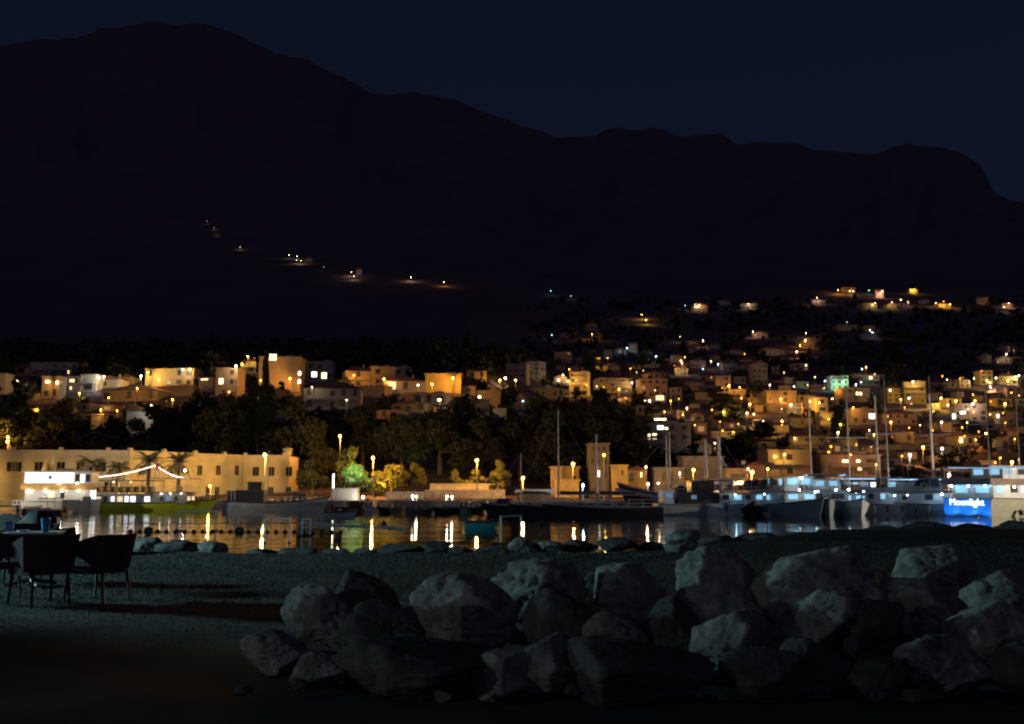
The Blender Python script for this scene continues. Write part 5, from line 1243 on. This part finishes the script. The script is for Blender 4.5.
make_chair('dark wicker armchair with its broad back toward the viewer, overlapping the right one', 40, 604, radians(138))
make_chair('dark wicker armchair cut off by the left edge of the picture', -14, 600, radians(75))
make_chair('dark wicker armchair on the far side of the table', 28, 583, radians(-80))
tp = at_Z(30, 588, 0); tp.z = G(tp.x, tp.y)
g = thing('cafe_table', 'dark pedestal cafe table behind the wicker chairs', 'table', tp, .3)
MB().box(-.36,.36,-.36,.36,.70,.725).make('tabletop', MT['deck'], g); MB().tube([(0,0,.03),(0,0,.698)],.035,.035,10).make('column', MT['legm'], g)
for k in range(4): a = k*pi/2+.4; MB().tube([(0,0,.09),(.34*cos(a),.34*sin(a),.02)],.03,.02,8).make('foot', MT['pole'], g)
ct = tp.z+.726
MT['cup'] = M('blue_plastic', (.05,.22,.42), .35, var=.1); MT['paper'] = M('white_paper', (.7,.72,.72), .8)
o = MB().lathe([(.045,0),(.06,.16),(.064,.19),(.055,.19),(.05,.17)],18).make('napkin_tub', MT['cup'], None, (tp.x+.21,tp.y-.1,ct), smooth=False); tag(o,'blue plastic tub standing on the cafe table','tub')
g = thing('menu_holder','small pale blue menu card propped on the left of the table','menu card',(tp.x-.30,tp.y-.05,ct)); MB().box(-.05,.05,-.012,.012,0,.14).make('card', MT['cup'], g); MB().box(-.055,.055,-.03,.03,-.0,.02).make('stand', MT['paper'], g)
o = MB().lathe([(.05,0),(.075,.015),(.08,.03),(.07,.03),(.05,.012)],16).make('ashtray', MT['paper'], None, (tp.x-.08,tp.y-.12,ct)); tag(o,'pale ashtray on the cafe table','ashtray')

# ------------------------------------------------------------------ assumed lamps of the near shore (outside the frame): two luminaires on posts
def near_lamp(x, y, z, col, power, label, spot=None, aim=None, r=.16):
    gz = G(x, y); g = thing('assumed_promenade_lamp', label, 'street lamp', (x,y,gz))
    MB().tube([(0,0,-.3),(0,0,z-gz+.25)],.07,.045,8).make('lamp_post', MT['pole'], g)
    MB().lathe([(.06,.42),(.26,.30),(.28,.24)],12,(0,0,z-gz)).make('hood', MT['pole'], g)
    d = bpy.data.lights.new('assumed_promenade_light','SPOT' if spot else 'POINT'); d.energy = power; d.color = col; d.shadow_soft_size = r
    o = bpy.data.objects.new('assumed_promenade_light', d); COL.objects.link(o); o.location = (x, y, z-.05) if not spot else (x,y,z-.05)
    if spot:
        d.spot_size = radians(spot); d.spot_blend = .6
        v = Vector(aim)-Vector((x,y,z)); o.rotation_euler = v.to_track_quat('-Z','Y').to_euler()
near_lamp(-17.5, 16.5, 3.6, (.45,.88,1.0), 10500, 'assumed cool promenade lamp beyond the left edge of the lawn', r=.5)
near_lamp(-9.5, 2.6, 1.7, (.80,.96,.95), 620, 'assumed weak warm promenade lamp beyond the left edge of the picture', spot=36, aim=(2.2,9.0,.9))
hd = thing('shade_hedge','unseen hedge added beyond the left edge to shade the near lawn','hedge',(-12.5,12,0))  # unseen hedge, added and shaped to shade the near lawn and front boulders
c_, bl_ = crown_mesh('foliage', 'bush', 77, 9000); 
hv = np.random.default_rng(9); n_ = 5200; Cc = np.stack([hv.uniform(-.7,.7,n_), hv.uniform(-1.9,1.75,n_), hv.uniform(0,2.65,n_)],1); nn_ = hv.normal(size=(n_,3)); nn_ /= np.linalg.norm(nn_,axis=1)[:,None]
tt_ = np.cross(nn_, hv.normal(size=(n_,3))); tt_ /= np.linalg.norm(tt_,axis=1)[:,None]; bb_ = np.cross(nn_,tt_); tt_ *= .12; bb_ *= .07
link('foliage', np_mesh('foliage', np.stack([Cc-tt_-bb_,Cc+tt_-bb_,Cc+tt_+bb_,Cc-tt_+bb_],1).reshape(-1,3), np.arange(4*n_).reshape(-1,4)), MT['leaf'], hd)
MB().box(-.25,.25,-1.6,1.5,-.2,2.2).make('branch_core', MT['bark'], hd)

settle_labels()
# ------------------------------------------------------------------ render settings
scene.view_settings.view_transform = 'Standard'; scene.view_settings.look = 'None'; scene.view_settings.exposure = 0; scene.view_settings.gamma = 1; scene.view_settings.use_curve_mapping = False
scene.render.engine = 'CYCLES'
c = scene.cycles; c.use_denoising = True; c.use_adaptive_sampling = False; c.use_light_tree = True; c.max_bounces = 4; c.diffuse_bounces = 2; c.glossy_bounces = 3; c.transmission_bounces = 1; c.transparent_max_bounces = 4
c.sample_clamp_indirect = 8; c.sample_clamp_direct = 0; c.caustics_reflective = False; c.caustics_refractive = False
c.pixel_filter_type = 'BLACKMAN_HARRIS'; c.filter_width = 2.0
